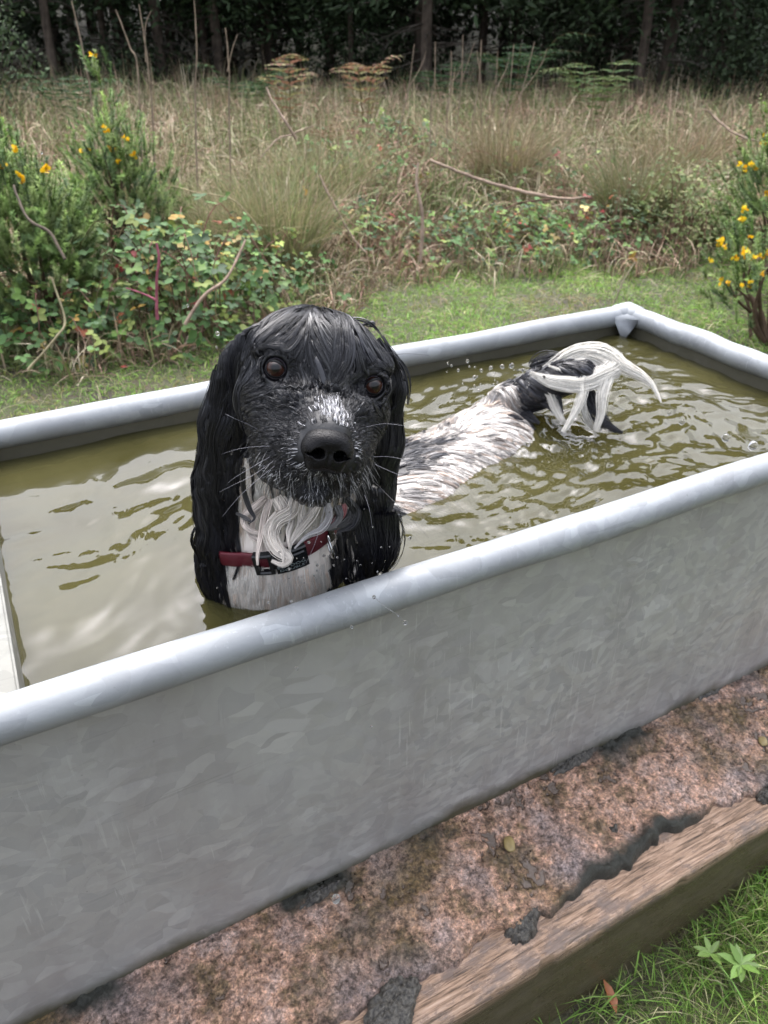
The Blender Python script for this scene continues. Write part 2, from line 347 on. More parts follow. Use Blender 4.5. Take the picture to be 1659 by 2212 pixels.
for cx_, cy_ in ((TX1, TY1),):
    sx = -1; sy = -1 if cy_ == TY1 else 1
    for d in ((sx, 0), (0, sy)):
        P = np.array([[cx_-d[0]*.002, cy_-d[1]*.002, RZ], [cx_+d[0]*.012, cy_+d[1]*.012, RZ], [cx_+d[0]*.030, cy_+d[1]*.030, RZ+.0005], [cx_+d[0]*.034, cy_+d[1]*.034, RZ]])
        V, Q = tubes(P[None], np.array([[TR+.003, TR+.003, TR+.0016, TR-.002]]), 24, up=np.array([0, 0, 1.])); mb.add(V, Q)
    u_, v_ = np.linspace(0, np.pi, 10), np.linspace(0, 2*np.pi, 20); U_, V_ = np.meshgrid(u_, v_, indexing='ij')
    S = np.stack([np.sin(U_)*np.cos(V_), np.sin(U_)*np.sin(V_), np.cos(U_)], -1)*(TR+.0035)+[cx_, cy_, RZ]
    idx = np.arange(200).reshape(10, 20); mb.add(S.reshape(-1, 3), np.stack([idx[:-1, :-1], idx[:-1, 1:], idx[1:, 1:], idx[1:, :-1]], -1).reshape(-1, 4))
    a = np.array([cx_+sx*.018, cy_+sy*.055, RZ+.006]); b_ = np.array([cx_+sx*.055, cy_+sy*.018, RZ+.006]); c_ = np.array([cx_+sx*.030, cy_+sy*.030, RZ-.045]); e_ = np.array([cx_, cy_, RZ+.012])
    T0 = np.array([a, b_, c_, e_]); mb.add(np.r_[T0, T0-[0, 0, .002]], None, [[0, 2, 1], [0, 1, 3], [4, 5, 6], [4, 7, 5], [0, 4, 2], [1, 2, 6]])
mb.build('corner_cap', ZRIM, trough, origin=OR)
def box(mb, x0, x1, y0, y1, z0, z1, bev=0.0, C=None):
    V = np.array([[x, y, z] for x in (x0, x1) for y in (y0, y1) for z in (z0, z1)])
    mb.add(V, [[0, 1, 3, 2], [4, 6, 7, 5], [0, 4, 5, 1], [2, 3, 7, 6], [0, 2, 6, 4], [1, 5, 7, 3]], C=C)
mb = MB()                                 # service cover plate with turned-down lip
box(mb, TX0+.02, -.0600, TY0+.018, TY1-.024, RZ-.001, RZ+.0025); box(mb, -.0605, -.0575, TY0+.020, TY1-.026, RZ-.065, RZ+.002)
LID = metal('weathered_plate', (.19, .19, .17), .2)
o = mb.build('service_cover', LID, trough, smooth=False, origin=OR, color=False)
bv = o.modifiers.new('b', 'BEVEL'); bv.width = .0012; bv.segments = 2

# ------------------------------------------------------------------ water in the trough
WZ = .513
def water_h(x, y):
    p = np.stack([x, y, 0*x], -1)
    q = p+.05*np.stack([vn(p*5), vn(p*5+9), 0*x], -1)
    h = .0040*vn(q*[6, 9, 1])+.0004*vn(q*[44, 62, 1]+90)+.0016*vn(q*[17, 26, 1]+3)*(.4+1.2*sstep(-.1, .4, vn(p*4+40)))+.0006*vn(q*[45, 60, 1]+5)*sstep(.0, .5, vn(p*5+50))
    def rings(cx_, cy_, lam, amp, dec, ph=0):
        r = np.hypot((x-cx_), (y-cy_))+.012*vn(p*9+cx_*50); return amp*np.sin(2*np.pi*r/lam+ph)*np.exp(-r/dec)*sstep(.0, .03, r)
    h = h+rings(.225, .68, .038, .00035, .08)+rings(.155, .687, .020, .0010, .03)+rings(.05, .93, .06, .0006, .08)
    h = h+rings(.5, .78, .05, .0007, .18)
    tl = np.exp(-((x-.80)**2+(y-.84)**2)/.035); tl2 = sstep(.30, .6, x)
    h = h+tl*(.0045*vn(q*[32, 38, 1]+7)+.0018*vn(q*[70, 80, 1]))+rings(.80, .84, .04, .0012, .25)
    h = h+tl2*(.0022*vn(q*[28, 40, 1]+13)+.0011*vn(q*[60, 85, 1]+3))
    h = h+.0007*vn(q*[34, 48, 1]+60)+.0012*vn(q*[12, 20, 1]+70)
    return h
xs = np.linspace(-.058, TX1-.008, 760); ys = np.linspace(TY0+.009, TY1-.009, 420)
X, Y = np.meshgrid(xs, ys, indexing='ij'); V, Q = gridmesh(WZ+water_h(X, Y), xs, ys)
m, t, b = M('murky_water')
co = coords(t); n1 = noise(t, 6, 4, vec=co)
c = ramp(t, n1.outputs['Fac'], [(.35, (.058, .054, .020)), (.65, (.088, .082, .034))]).outputs[0]
t.links.new(c, b.inputs['Base Color']); b.inputs['Roughness'].default_value = .02; b.inputs['IOR'].default_value = 1.33
b.inputs['Specular IOR Level'].default_value = .5
n2 = noise(t, 22, 2, vec=co); nb = bump(t, b, n2.outputs['Fac'], .10, .006)
gl = N(t, 'ShaderNodeBsdfGlossy', Roughness=.015); gl.inputs[0].default_value = (.72, .73, .79, 1); t.links.new(nb, gl.inputs['Normal'])
tr = N(t, 'ShaderNodeBsdfTransparent'); tr.inputs[0].default_value = (.80, .77, .55, 1)
df = N(t, 'ShaderNodeBsdfDiffuse'); t.links.new(c, df.inputs[0])
m1 = N(t, 'ShaderNodeMixShader'); m1.inputs[0].default_value = .5; t.links.new(df.outputs[0], m1.inputs[1]); t.links.new(tr.outputs[0], m1.inputs[2])
fr = N(t, 'ShaderNodeFresnel', IOR=1.36); t.links.new(nb, fr.inputs['Normal']); fr.inputs['IOR'].default_value = 1.43
m2 = N(t, 'ShaderNodeMixShader'); t.links.new(fr.outputs[0], m2.inputs[0]); t.links.new(m1.outputs[0], m2.inputs[1]); t.links.new(gl.outputs[0], m2.inputs[2])
t.links.new(m2.outputs[0], t.nodes['Material Output'].inputs[0])
mb = MB(); mb.add(V, Q)
# the murk below: stacked body of cloudy water, its floor a few centimetres down
o = mb.build('water', m, color=False); tag(o, kind='structure')
m, t, b = M('silty_depth'); co = coords(t); n1 = noise(t, 5, 4, vec=co)
c = ramp(t, n1.outputs['Fac'], [(.35, (.07, .062, .014)), (.65, (.12, .105, .03))]).outputs[0]
t.links.new(c, b.inputs['Base Color']); b.inputs['Roughness'].default_value = 1; b.inputs['Specular IOR Level'].default_value = 0
for i, (dz, al) in enumerate(((-.012, .35), (-.026, .4), (-.042, .5))):
    mm, tt, bb = M('silt_veil_%d' % i); bb.inputs['Base Color'].default_value = (.10, .088, .022, 1); bb.inputs['Roughness'].default_value = 1
    bb.inputs['Specular IOR Level'].default_value = 0; bb.inputs['Alpha'].default_value = al
    mb = MB(); mb.add([[-.058, TY0+.01, WZ+dz], [TX1-.009, TY0+.01, WZ+dz], [TX1-.009, TY1-.01, WZ+dz], [-.058, TY1-.01, WZ+dz]], [[0, 1, 2, 3]])
    tag(mb.build('water_silt', mm, color=False), kind='structure')
mb = MB(); mb.add([[-.058, TY0+.01, WZ-.065], [TX1-.009, TY0+.01, WZ-.065], [TX1-.009, TY1-.01, WZ-.065], [-.058, TY1-.01, WZ-.065]], [[0, 1, 2, 3]])
tag(mb.build('water_bed', m, color=False), kind='structure')

# ------------------------------------------------------------------ concrete slab and timber edging
def slab_edge(x): return .388+.010*vn(np.stack([x*14, 0*x, 0*x], -1))+.007*vn(np.stack([x*38, 0*x+3, 0*x], -1))+.004*vn(np.stack([x*95, 0*x+5, 0*x], -1))
xs = np.linspace(-.75, 1.75, 1500); tt_ = np.linspace(0, 1, 190)
X = np.repeat(xs[:, None], len(tt_), 1); E0 = slab_edge(xs)[:, None]; Y = E0+(1.34-E0)*np.where(tt_ < .62, tt_*.32/.62, .32+(tt_-.62)*.68/.38)[None]
p = np.stack([X, Y, 0*X], -1)
hgt = .0055*fbm(p*[26, 26, 1], 5)+.003*fbm(p*[9, 9, 1]+4, 3)+.0022*np.abs(vn(p*70))+.0016*vn(p*170)+.0010*vn(p*330)
st = vn(p*[36, 36, 1]+11); hgt = hgt+.0035*sstep(.35, .75, st)
mud = sstep(.02, .0, Y-slab_edge(xs)[:, None]-.015*vn(np.stack([xs*9, 0*xs+8, 0*xs], -1))[:, None])*sstep(-.1, .5, vn(p*[7, 7, 1]+30))
nearwall = sstep(.515, .545, Y)*sstep(-.05, .35, vn(p*[11, 4, 1]+21))
mud = np.clip(np.maximum(mud, nearwall), 0, 1); hgt = hgt+mud*(.004+.004*vn(p*90))
pudl = -.0016+.001*vn(p*[3, 3, 1]); pud = sstep(.0004, -.0002, hgt-pudl); hgt = np.maximum(hgt, pudl)
Z = .100+hgt; ed = sstep(.010, 0, Y-E0); Z = Z-.016*ed**2
Z[:, 0] = .055
col = np.stack([mud, pud, sstep(.35, .75, st)], -1)
V = np.stack([X, Y, Z], -1).reshape(-1, 3); idx = np.arange(X.size).reshape(X.shape)
Q = np.stack([idx[:-1, :-1], idx[1:, :-1], idx[1:, 1:], idx[:-1, 1:]], -1).reshape(-1, 4)
m, t, b = M('wet_rough_concrete'); co = coords(t); a = N(t, 'ShaderNodeAttribute', attribute_name='col'); sp = N(t, 'ShaderNodeSeparateColor'); t.links.new(a.outputs['Color'], sp.inputs[0])
n1 = noise(t, 16, 8, .72, vec=co); n2 = noise(t, 95, 6, .8, vec=co); n3 = noise(t, 4.5, 4, vec=co, dist=.5)
c = ramp(t, n1.outputs['Fac'], [(.30, (.07, .055, .030)), (.43, (.19, .13, .075)), (.51, (.46, .285, .205)), (.58, (.42, .30, .25)), (.70, (.29, .24, .235))]).outputs[0]
c = mix(t, ramp(t, n3.outputs['Fac'], [(.48, (0, 0, 0)), (.62, (.85, .85, .85))]).outputs[0], c, (.11, .08, .03))
n4 = noise(t, 6, 4, vec=coords(t, (1.3, 1, 1), rot=(0, 0, 1))); c = mix(t, ramp(t, n4.outputs['Fac'], [(.52, (0, 0, 0)), (.66, (.8, .8, .8))]).outputs[0], c, (.20, .165, .165))
n5 = noise(t, 260, 3, .8, vec=co); c = mix(t, 1., c, ramp(t, n5.outputs['Fac'], [(.38, (.55, .5, .47)), (.5, (1, 1, 1)), (.62, (1.5, 1.45, 1.4))]).outputs[0], 'MULTIPLY')
c = mix(t, 1., c, ramp(t, n2.outputs['Fac'], [(.36, (.22, .20, .17)), (.5, (1, 1, 1)), (.66, (1.9, 1.85, 1.8))]).outputs[0], 'MULTIPLY')
vo = N(t, 'ShaderNodeTexVoronoi', Scale=190); t.links.new(co, vo.inputs['Vector']); vs = N(t, 'ShaderNodeSeparateColor'); t.links.new(vo.outputs['Color'], vs.inputs[0])
c = mix(t, ramp(t, vs.outputs[0], [(.88, (0, 0, 0)), (.92, (.5, .5, .5))]).outputs[0], c, (.30, .21, .165))
c = mix(t, ramp(t, vs.outputs[1], [(.88, (0, 0, 0)), (.92, (.35, .35, .35))]).outputs[0], c, (.045, .038, .032))
c = mix(t, sp.outputs[1], c, (.10, .075, .06)); 
c = mix(t, sp.outputs[0], c, mix(t, n5.outputs['Fac'], (.006, .007, .005), (.06, .062, .05)))
t.links.new(c, b.inputs['Base Color'])
rr = ramp(t, n1.outputs['Fac'], [(.35, (.28,)*3), (.65, (.6,)*3)]).outputs[0]
t.links.new(mix(t, sp.outputs[1], rr, (.05, .05, .05)), b.inputs['Roughness'])
bs = math_(t, 'MULTIPLY', n2.outputs['Fac'], math_(t, 'SUBTRACT', 1., sp.outputs[1])); bb_ = bump(t, b, bs, 1., .008); bump(t, b, n5.outputs['Fac'], .7, .003, bb_)
slab = MB(); slab.add(V, Q, C=col.reshape(-1, 3)); box(slab, -.75, 1.75, .392, 1.335, GZ-.02, .075, C=(0, 0, 0))
o = slab.build('concrete_slab', m); tag(o, 'rough wet pinkish concrete slab with puddles and moss under the trough', 'slab')
# timber
BX0, BX1, BY0, BY1 = -.75, 1.75, .341, .412
K1, K2 = 1300, 46
prof = []                                                        # cross-section: front face up, rounded arris, top
for z in np.linspace(GZ-.05, .080, 14): prof.append((BY0-.0005, z))
for a_ in np.linspace(0, math.pi/2, 6)[1:]: prof.append((BY0+.007*(1-math.cos(a_)), .082+.007*math.sin(a_)))
for y in np.linspace(BY0+.010, BY1, 26): prof.append((y, .089))
prof = np.array(prof); K2 = len(prof); xs = np.linspace(BX0, BX1, K1)
X = np.repeat(xs[:, None], K2, 1); Y = np.repeat(prof[None, :, 0], K1, 0); Z = np.repeat(prof[None, :, 1], K1, 0)
s_ = np.cumsum(np.r_[0, np.linalg.norm(np.diff(prof, axis=0), axis=1)])[None]
gp = np.stack([X*5, s_*190+0*X, 0*X], -1); gr = fbm(gp, 3); gp2 = np.stack([X*2.2, s_*60+0*X, 0*X+4], -1); crk = sstep(.42, .62, vn(gp2))
d_ = .0009*gr-.0022*crk+.002*fbm(np.stack([X*8, s_*10+0*X, 0*X], -1))
dent = sstep(.45, .8, vn(np.stack([X*22, s_*40+0*X, 0*X+9], -1)))*.003; d_ = d_-dent
top = (s_ > s_[0, 17]); Z = Z+np.where(top, d_, d_*.3); Y = Y-np.where(top, 0, d_)
ar = np.exp(-((s_-s_[0, 16])/.01)**2)*.004*sstep(-.1, .6, vn(np.stack([X*13, 0*X, 0*X+2], -1))); Z = Z-ar; Y = Y+ar
V = np.stack([X, Y, Z], -1).reshape(-1, 3); idx = np.arange(X.size).reshape(X.shape)
Q = np.stack([idx[:-1, :-1], idx[1:, :-1], idx[1:, 1:], idx[:-1, 1:]], -1).reshape(-1, 4)
m, t, b = M('weathered_timber'); co = coords(t, (1.6, 30, 30)); n1 = noise(t, 9, 8, .75, vec=co, dist=.15); n2 = noise(t, 5, 4, vec=coords(t)); n3 = noise(t, 28, 5, .7, vec=coords(t, (.5, 1, 1)))
c = ramp(t, n1.outputs['Fac'], [(.36, (.04, .024, .015)), (.45, (.18, .115, .075)), (.54, (.34, .225, .155)), (.66, (.46, .33, .25))]).outputs[0]
c = mix(t, ramp(t, n3.outputs['Fac'], [(.5, (0, 0, 0)), (.62, (.85, .85, .85))]).outputs[0], c, (.15, .115, .10))
c = mix(t, ramp(t, n2.outputs['Fac'], [(.55, (0, 0, 0)), (.72, (.7, .7, .7))]).outputs[0], c, (.06, .045, .03))
g = t.nodes.new('ShaderNodeNewGeometry'); sx = N(t, 'ShaderNodeSeparateXYZ'); t.links.new(g.outputs['Position'], sx.inputs[0])
ff = math_(t, 'MULTIPLY', math_(t, 'SUBTRACT', .076, sx.outputs[2]), 60, True); c = mix(t, ff, c, mix(t, n1.outputs['Fac'], (.035, .030, .016), (.13, .10, .055)))
t.links.new(c, b.inputs['Base Color']); t.links.new(ramp(t, n3.outputs['Fac'], [(.4, (.6,)*3), (.6, (.16,)*3)]).outputs[0], b.inputs['Roughness'])
bump(t, b, n1.outputs['Fac'], .9, .004)
mb = MB(); mb.add(V, Q); o = mb.build('timber_edging', m, color=False); tag(o, 'long weathered wet timber edging board along the concrete slab', 'timber')
# clods of dark wet mud lying on the edging and against the trough wall
m, t, b = M('wet_mud'); n1 = noise(t, 220, 5, .7, vec=coords(t)); t.links.new(ramp(t, n1.outputs['Fac'], [(.38, (.010, .009, .008)), (.62, (.085, .078, .066))]).outputs[0], b.inputs['Base Color'])
b.inputs['Roughness'].default_value = .42; bump(t, b, n1.outputs['Fac'], .8, .003); MUD = m
def clod(c0, rx, ry, h, sd_, label):
    K, L = 70, 26; th = np.arange(K)*2*np.pi/K; r = np.linspace(0, 1, L); TH, RR = np.meshgrid(th, r, indexing='ij')
    dr = np.stack([np.cos(TH), np.sin(TH), 0*TH], -1); ra = 1+.28*vn(dr*1.8+sd_)+.14*vn(dr*5+sd_)+.07*vn(dr*12+sd_)
    P = np.stack([rx*RR*ra*np.cos(TH), ry*RR*ra*np.sin(TH), 0*TH], -1); z = h*(1-RR**4)*(1+.35*vn(P*110+sd_))+.0028*vn(P*240+sd_)*(1-RR**6)+.002*vn(P*500)
    P[..., 2] = np.maximum(z, 0)-.004*RR**8; idx = np.arange(K*L).reshape(K, L); j = (np.arange(K)+1) % K
    Q = np.stack([idx[:, :-1], idx[:, 1:], idx[j][:, 1:], idx[j][:, :-1]], -1).reshape(-1, 4)
    mb = MB(); mb.add(P.reshape(-1, 3), Q); o = mb.build('mud_clod', MUD, color=False); o.location = [float(q) for q in c0]; o.rotation_euler = (0, 0, sd_)
    tag(o, label, 'mud', 'clods of dark mud on the slab and edging')
def gz(x, y, z): q = onz(x, y, z); return q
clod(gz(1130, 1995, .090), .030, .019, .011, .25, 'dark crumbly mud clod spilling over the timber edging, below the yellow stone')
clod(gz(1240, 1645, .1), .050, .013, .008, .05, 'dark mossy mud patch against the foot of the trough, right of centre')
clod(gz(1530, 1495, .1), .050, .011, .005, .04, 'dark mud strip against the trough foot nearest the right edge')
clod(gz(690, 1932, .1), .036, .010, .005, .1, 'dark mud patch against the trough foot, lower left of centre')
clod(gz(850, 2170, .098), .042, .026, .006, .4, 'broad dark mud patch on the slab corner at the bottom')
clod(gz(1655, 1712, .093), .020, .012, .007, .3, 'dark mud clod on the timber edging at the right edge')
clod(gz(1325, 1790, .1), .011, .007, .005, .5, 'small dark clod in the middle of the wet slab')
# yellow-ochre stone set in the slab
m, t, b = M('ochre_stone'); n1 = noise(t, 60, 4, vec=coords(t)); t.links.new(ramp(t, n1.outputs['Fac'], [(.3, (.15, .11, .04)), (.7, (.26, .20, .08))]).outputs[0], b.inputs['Base Color']); b.inputs['Roughness'].default_value = .5
def pebble(c0, s, rz, mat, lab, name='stone', cat='stone'):
    u_, v_ = np.linspace(0, np.pi, 14), np.linspace(0, 2*np.pi, 25)[:-1]; U_, V_ = np.meshgrid(u_, v_, indexing='ij')
    S = np.stack([np.sin(U_)*np.cos(V_), np.sin(U_)*np.sin(V_), np.cos(U_)], -1); S = S*(1+.18*vn(S*1.7+rz))[..., None]*np.array(s)
    idx = np.arange(14*24).reshape(14, 24); j = (np.arange(24)+1) % 24
    mb = MB(); mb.add(S.reshape(-1, 3), np.stack([idx[:-1], idx[:-1][:, j], idx[1:][:, j], idx[1:]], -1).reshape(-1, 4)[:, ::-1])
    o = mb.build(name, mat, color=False); o.location = [float(q) for q in c0]; o.rotation_euler = (0, 0, rz); tag(o, lab, cat)
pebble(gz(1100, 1822, .103), (.013, .008, .003), 1.0, m, 'flat yellow ochre stone set in the pink slab')
pebble(gz(1648, 1600, .103), (.010, .007, .0025), .6, m, 'tan stone in the slab near the right edge')
# ------------------------------------------------------------------ rough growth beyond the lawn
def rough_xy(n, v0=-8, v1=9, u0=2.0, u1=15, near=1.3):
    u = u0+(u1-u0)*rng.random(n)**near; v = rng.uniform(-1, 1, n)*(.80*u+1.2)
    xy = v[:, None]*CR[:2]+u[:, None]*Hd[:2]; k = is_rough(xy) > 0; return xy[k]
def prof_h(xy):
    e = is_rough(xy); u = xy@Hd[:2]; v = xy@CR[:2]
    h = .18+.30*sstep(.1, 1.6, e)+.16*sstep(2, 5, e)+.08*sstep(6, 10, e)
    return h*(1+.22*fbm(np.c_[xy*.9, xy[:, :1]*0]))
REDS = [(.43, .28, .205), (.35, .215, .155), (.50, .365, .27), (.25, .165, .115)]
def patchcol(xy, n):
    q = fbm(np.c_[xy*1.3, xy[:, :1]*0+3], 3); q2 = fbm(np.c_[xy*2.4, xy[:, :1]*0+8], 3)
    a = pick(STRAW, n); b_ = pick(REDS, n); c_ = pick([(.13, .19, .06), (.18, .23, .08), (.20, .22, .10)], n)
    out = a.copy(); k = rng.random(n) < sstep(-.05, .25, q)*.8; out[k] = b_[k]
    k = rng.random(n) < .12+sstep(-.05, .3, q2)*.6; out[k] = c_[k]; return out
mb = MB(); xy = rough_xy(108000); n = len(xy); h = prof_h(xy)*rng.uniform(.5, 1.25, n)
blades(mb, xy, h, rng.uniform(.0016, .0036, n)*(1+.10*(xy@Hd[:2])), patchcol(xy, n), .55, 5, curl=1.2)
xy = rough_xy(36000, near=1.6); n = len(xy)                        # collapsed thatch
blades(mb, xy, prof_h(xy)*rng.uniform(.3, .8, n), rng.uniform(.0014, .0032, n)*(1+.08*(xy@Hd[:2])), patchcol(xy, n)*1.1, 1.7, 6, curl=1.4)
xy = rough_xy(3200, u0=4.2, near=1.2); n = len(xy)                 # flowering stalks that stand above
blades(mb, xy, prof_h(xy)*rng.uniform(1.1, 1.55, n), rng.uniform(.0016, .003, n)*(1+.06*(xy@Hd[:2])), pick([(.30, .24, .16), (.24, .18, .12), (.17, .17, .09)], n), .25, 5)
xy = rough_xy(7400, near=1.5); n = len(xy)
blades(mb, xy, prof_h(xy)*rng.uniform(.6, 1.2, n), rng.uniform(.0016, .0034, n)*(1+.07*(xy@Hd[:2])), pick([(.62, .50, .36), (.52, .40, .29), (.55, .40, .33), (.45, .42, .24)], n), 1.15, 8, curl=1.5)
tag(mb.build('dry_grass', DRY), kind='stuff', label='tall dry straw coloured grass between lawn and dark wood', cat='grass')
# low creeping leaves along the lawn edge
LT = np.array([[0, 0, 0], [-.34, .33, .07], [-.27, .70, .05], [0, 1, -.04], [.27, .70, .05], [.34, .33, .07], [0, .33, -.02], [0, .70, -.02]])
LQ = np.array([[1, 6, 7, 2], [6, 5, 4, 7]]); LTR = np.array([[0, 6, 1], [0, 5, 6], [2, 7, 3], [7, 4, 3]])
def leaves(mb, P, D, Nn, S, C, wide=1.0):
    D = nrm(D); Xa = nrm(np.cross(D, Nn)); Zn = np.cross(Xa, D); T = LT*[wide, 1, 1]
    V = P[:, None]+S[:, None, None]*(T[None, :, :1]*Xa[:, None]+T[None, :, 1:2]*D[:, None]+T[None, :, 2:]*Zn[:, None])
    o = (np.arange(len(P))*8)[:, None, None]; mb.add(V.reshape(-1, 3), (LQ[None]+o).reshape(-1, 4), (LTR[None]+o).reshape(-1, 3), rep(C, 8))
BRAM = [(.05, .11, .03), (.075, .15, .04), (.10, .18, .06), (.13, .22, .055), (.055, .10, .045), (.20, .25, .06)]
AUT = [(.35, .22, .05), (.38, .12, .06), (.30, .05, .05), (.40, .30, .12)]
def trifoliate(mb, P, n_up, S, pal, aut=.04):
    n = len(P); az = rng.uniform(0, 2*np.pi, n); D = np.stack([np.cos(az), np.sin(az), rng.uniform(-.6, .3, n)], -1)
    Nn = nrm(n_up+rng.normal(0, .35, (n, 3))); C = pick(pal, n, var=.22); k = rng.random(n) < aut; C[k] = pick(AUT, k.sum())
    for r in (-1.15, 0, 1.15):
        c_, s_ = math.cos(r), math.sin(r); Dn = nrm(D); Xa = nrm(np.cross(Dn, Nn)); Dr = Dn*c_+Xa*s_
        leaves(mb, P+Dr*S[:, None]*.12, Dr, Nn, S*(1 if r == 0 else .85), C*rng.uniform(.85, 1.15, (n, 1)), 1.05)
def bramble(c, R_, H_, nl, nst, label, size=.042, aut=.04, name='bramble_bush', sx=1.0, group='bramble bushes along the lawn edge', pal=BRAM):
    root = empty(name, c); tag(root, label, 'bramble', group); c = np.asarray(c)
    mb = MB(); tips = []
    for i in range(nst):
        az = rng.uniform(0, 2*np.pi); L = R_*rng.uniform(.5, 1.15); hh = H_*rng.uniform(.5, 1.1); d = np.array([math.cos(az)*sx, math.sin(az), 0])
        s0 = np.array([*rng.normal(0, R_*.22, 2), 0]); P = curve_pts([s0, s0+d*L*.3+[0, 0, hh*.7], s0+d*L*.7+[0, 0, hh], s0+d*L*1.1+[0, 0, hh*.55]], 16)+.012*rng.normal(size=(16, 3))*.4
        tips.append(P); V, Q = tubes(P[None]+c, np.linspace(.0035, .0014, 16)[None], 5); mb.add(V, Q, C=pick([(.16, .07, .06), (.12, .09, .045), (.20, .12, .09)], 1)[0])
    mb.build('stem', WOODY, root, origin=c)
    mb = MB(); tips = np.array(tips)
    P1 = tips[rng.integers(0, nst, nl), rng.integers(2, 16, nl)]+rng.normal(0, .03, (nl, 3))
    d = nrm(rng.normal(size=(nl, 3))*[1, 1, .7]+[0, 0, .4]); P2 = d*np.array([R_*sx, R_, H_])*rng.uniform(.45, 1.0, (nl, 1))**.6; P2[:, 2] = np.abs(P2[:, 2])
    P = np.where(rng.random((nl, 1)) < .5, P1, P2); P[:, 2] = np.maximum(P[:, 2], .01)
    trifoliate(mb, P+c, np.array([0, -.45, 1.]), rng.uniform(.6, 1.15, nl)*size, pal, aut)
    mb.build('leaves', LEAF, root, origin=c); return root
def base(x, y): return onz(x, y, GZ)
def gnd(x, u):
    r = ray(x, 500.); p = CAM+r*(u/(r@Hd)); return np.array([p[0], p[1], float(ground_z(np.array([p[0]]), np.array([p[1]]))[0])])
BR = [((350, 3.30), .38, .52, 560, 30, 'big leafy bramble with pink and red stem tips, beside the left gorse bush', .046, .07, 1.0),
      ((520, 3.75), .40, .42, 420, 18, 'dark green bramble behind the dog, between the left bramble and the rush tussock', .036, .04, 1.0),
      ((60, 3.15), .36, .30, 380, 16, 'low bramble under the left gorse bush at the left edge', .040, .08, 1.0),
      ((760, 4.8), .42, .32, 330, 18, 'low bramble patch above the head of the dog', .036, .05, 1.3),
      ((1010, 4.8), .42, .30, 330, 16, 'low bramble with pale leaves right of the upright bare cane', .036, .05, 1.2),
      ((1190, 4.85), .45, .28, 420, 18, 'blue green bramble patch at the lawn edge, above the far trough corner', .038, .07, 1.3),
      ((740, 6.0), .55, .5, 300, 16, 'bramble with sparse pale leaves halfway back, above the dog', .040, .02, 1.2),
      ((1130, 6.2), .55, .42, 260, 14, 'bramble with sparse leaves in the dry grass, right of centre', .040, .03, 1.2),
      ((880, 7.5), .6, .55, 240, 12, 'farthest bramble, half sunk in the dry grass below the ferns', .045, .02, 1.3)]
for (px, u), R_, H_, nl, ns, lab, sz, au, sx in BR: bramble(gnd(px, u), R_, H_, nl, ns, lab, sz, au, sx=sx)
bramble(gnd(1490, 4.9), .42, .50, 1500, 16, 'bushy yellow green shrub with fine leaves, left of the right gorse bush', .022, .0, 'leafy_shrub', 1.0, None, [(.12, .17, .05), (.17, .21, .07), (.09, .13, .04), (.20, .20, .09)])
bramble(gnd(1340, 5.1), .35, .35, 400, 10, 'small grey green shrub at the lawn edge, left of the yellow green shrub', .024, .03, 'leafy_shrub', 1.0, None, [(.08, .12, .05), (.12, .15, .07)])
# rush tussocks: upright green and straw blades
def tussock(c, R_, H_, n, pal, label, name='rush_tussock', lean=.45):
    az = rng.uniform(0, 2*np.pi, n); r = R_*np.sqrt(rng.random(n))*.35; xy = c[:2]+np.stack([np.cos(az), np.sin(az)], -1)*r[:, None]
    mb = MB(); blades(mb, xy, H_*rng.uniform(.5, 1.1, n), rng.uniform(.0014, .003, n), pick(pal, n), lean, 7, dirv=az+rng.normal(0, .5, n), curl=.8, tipcol=np.array([.30, .24, .15]))
    o = mb.build(name, GRASS, origin=c); tag(o, label, 'grass tussock', 'grass tussocks in the rough growth')
TG = [(.14, .21, .07), (.20, .25, .09), (.28, .26, .13), (.38, .32, .2)]
tussock(gnd(600, 4.3), .60, .72, 1000, TG, 'tallest green and straw rush tussock, left behind the head of the dog')
tussock(gnd(480, 4.3), .5, .62, 900, TG, 'rush tussock behind the dark bramble left of the dog')
tussock(gnd(1360, 5.3), .6, .66, 1100, [(.08, .13, .04), (.12, .16, .05), (.22, .18, .10)], 'green rush tussock behind the grey green shrub')
tussock(gnd(1080, 6.3), .6, .82, 900, [(.24, .19, .11), (.18, .16, .07), (.28, .22, .14)], 'pale straw tussock right of centre, below the upright stalks')
tussock(gnd(700, 5.6), .6, .74, 900, TG, 'rush tussock behind and right of the tallest one')
tussock(gnd(1440, 6.6), .7, .7, 900, [(.2, .13, .08), (.25, .19, .11), (.15, .15, .06)], 'reddish grass tussock in front of the pale tree trunk')
tussock(gnd(300, 5.2), .6, .66, 800, [(.2, .15, .09), (.25, .19, .12)], 'straw tussock behind the second gorse bush')
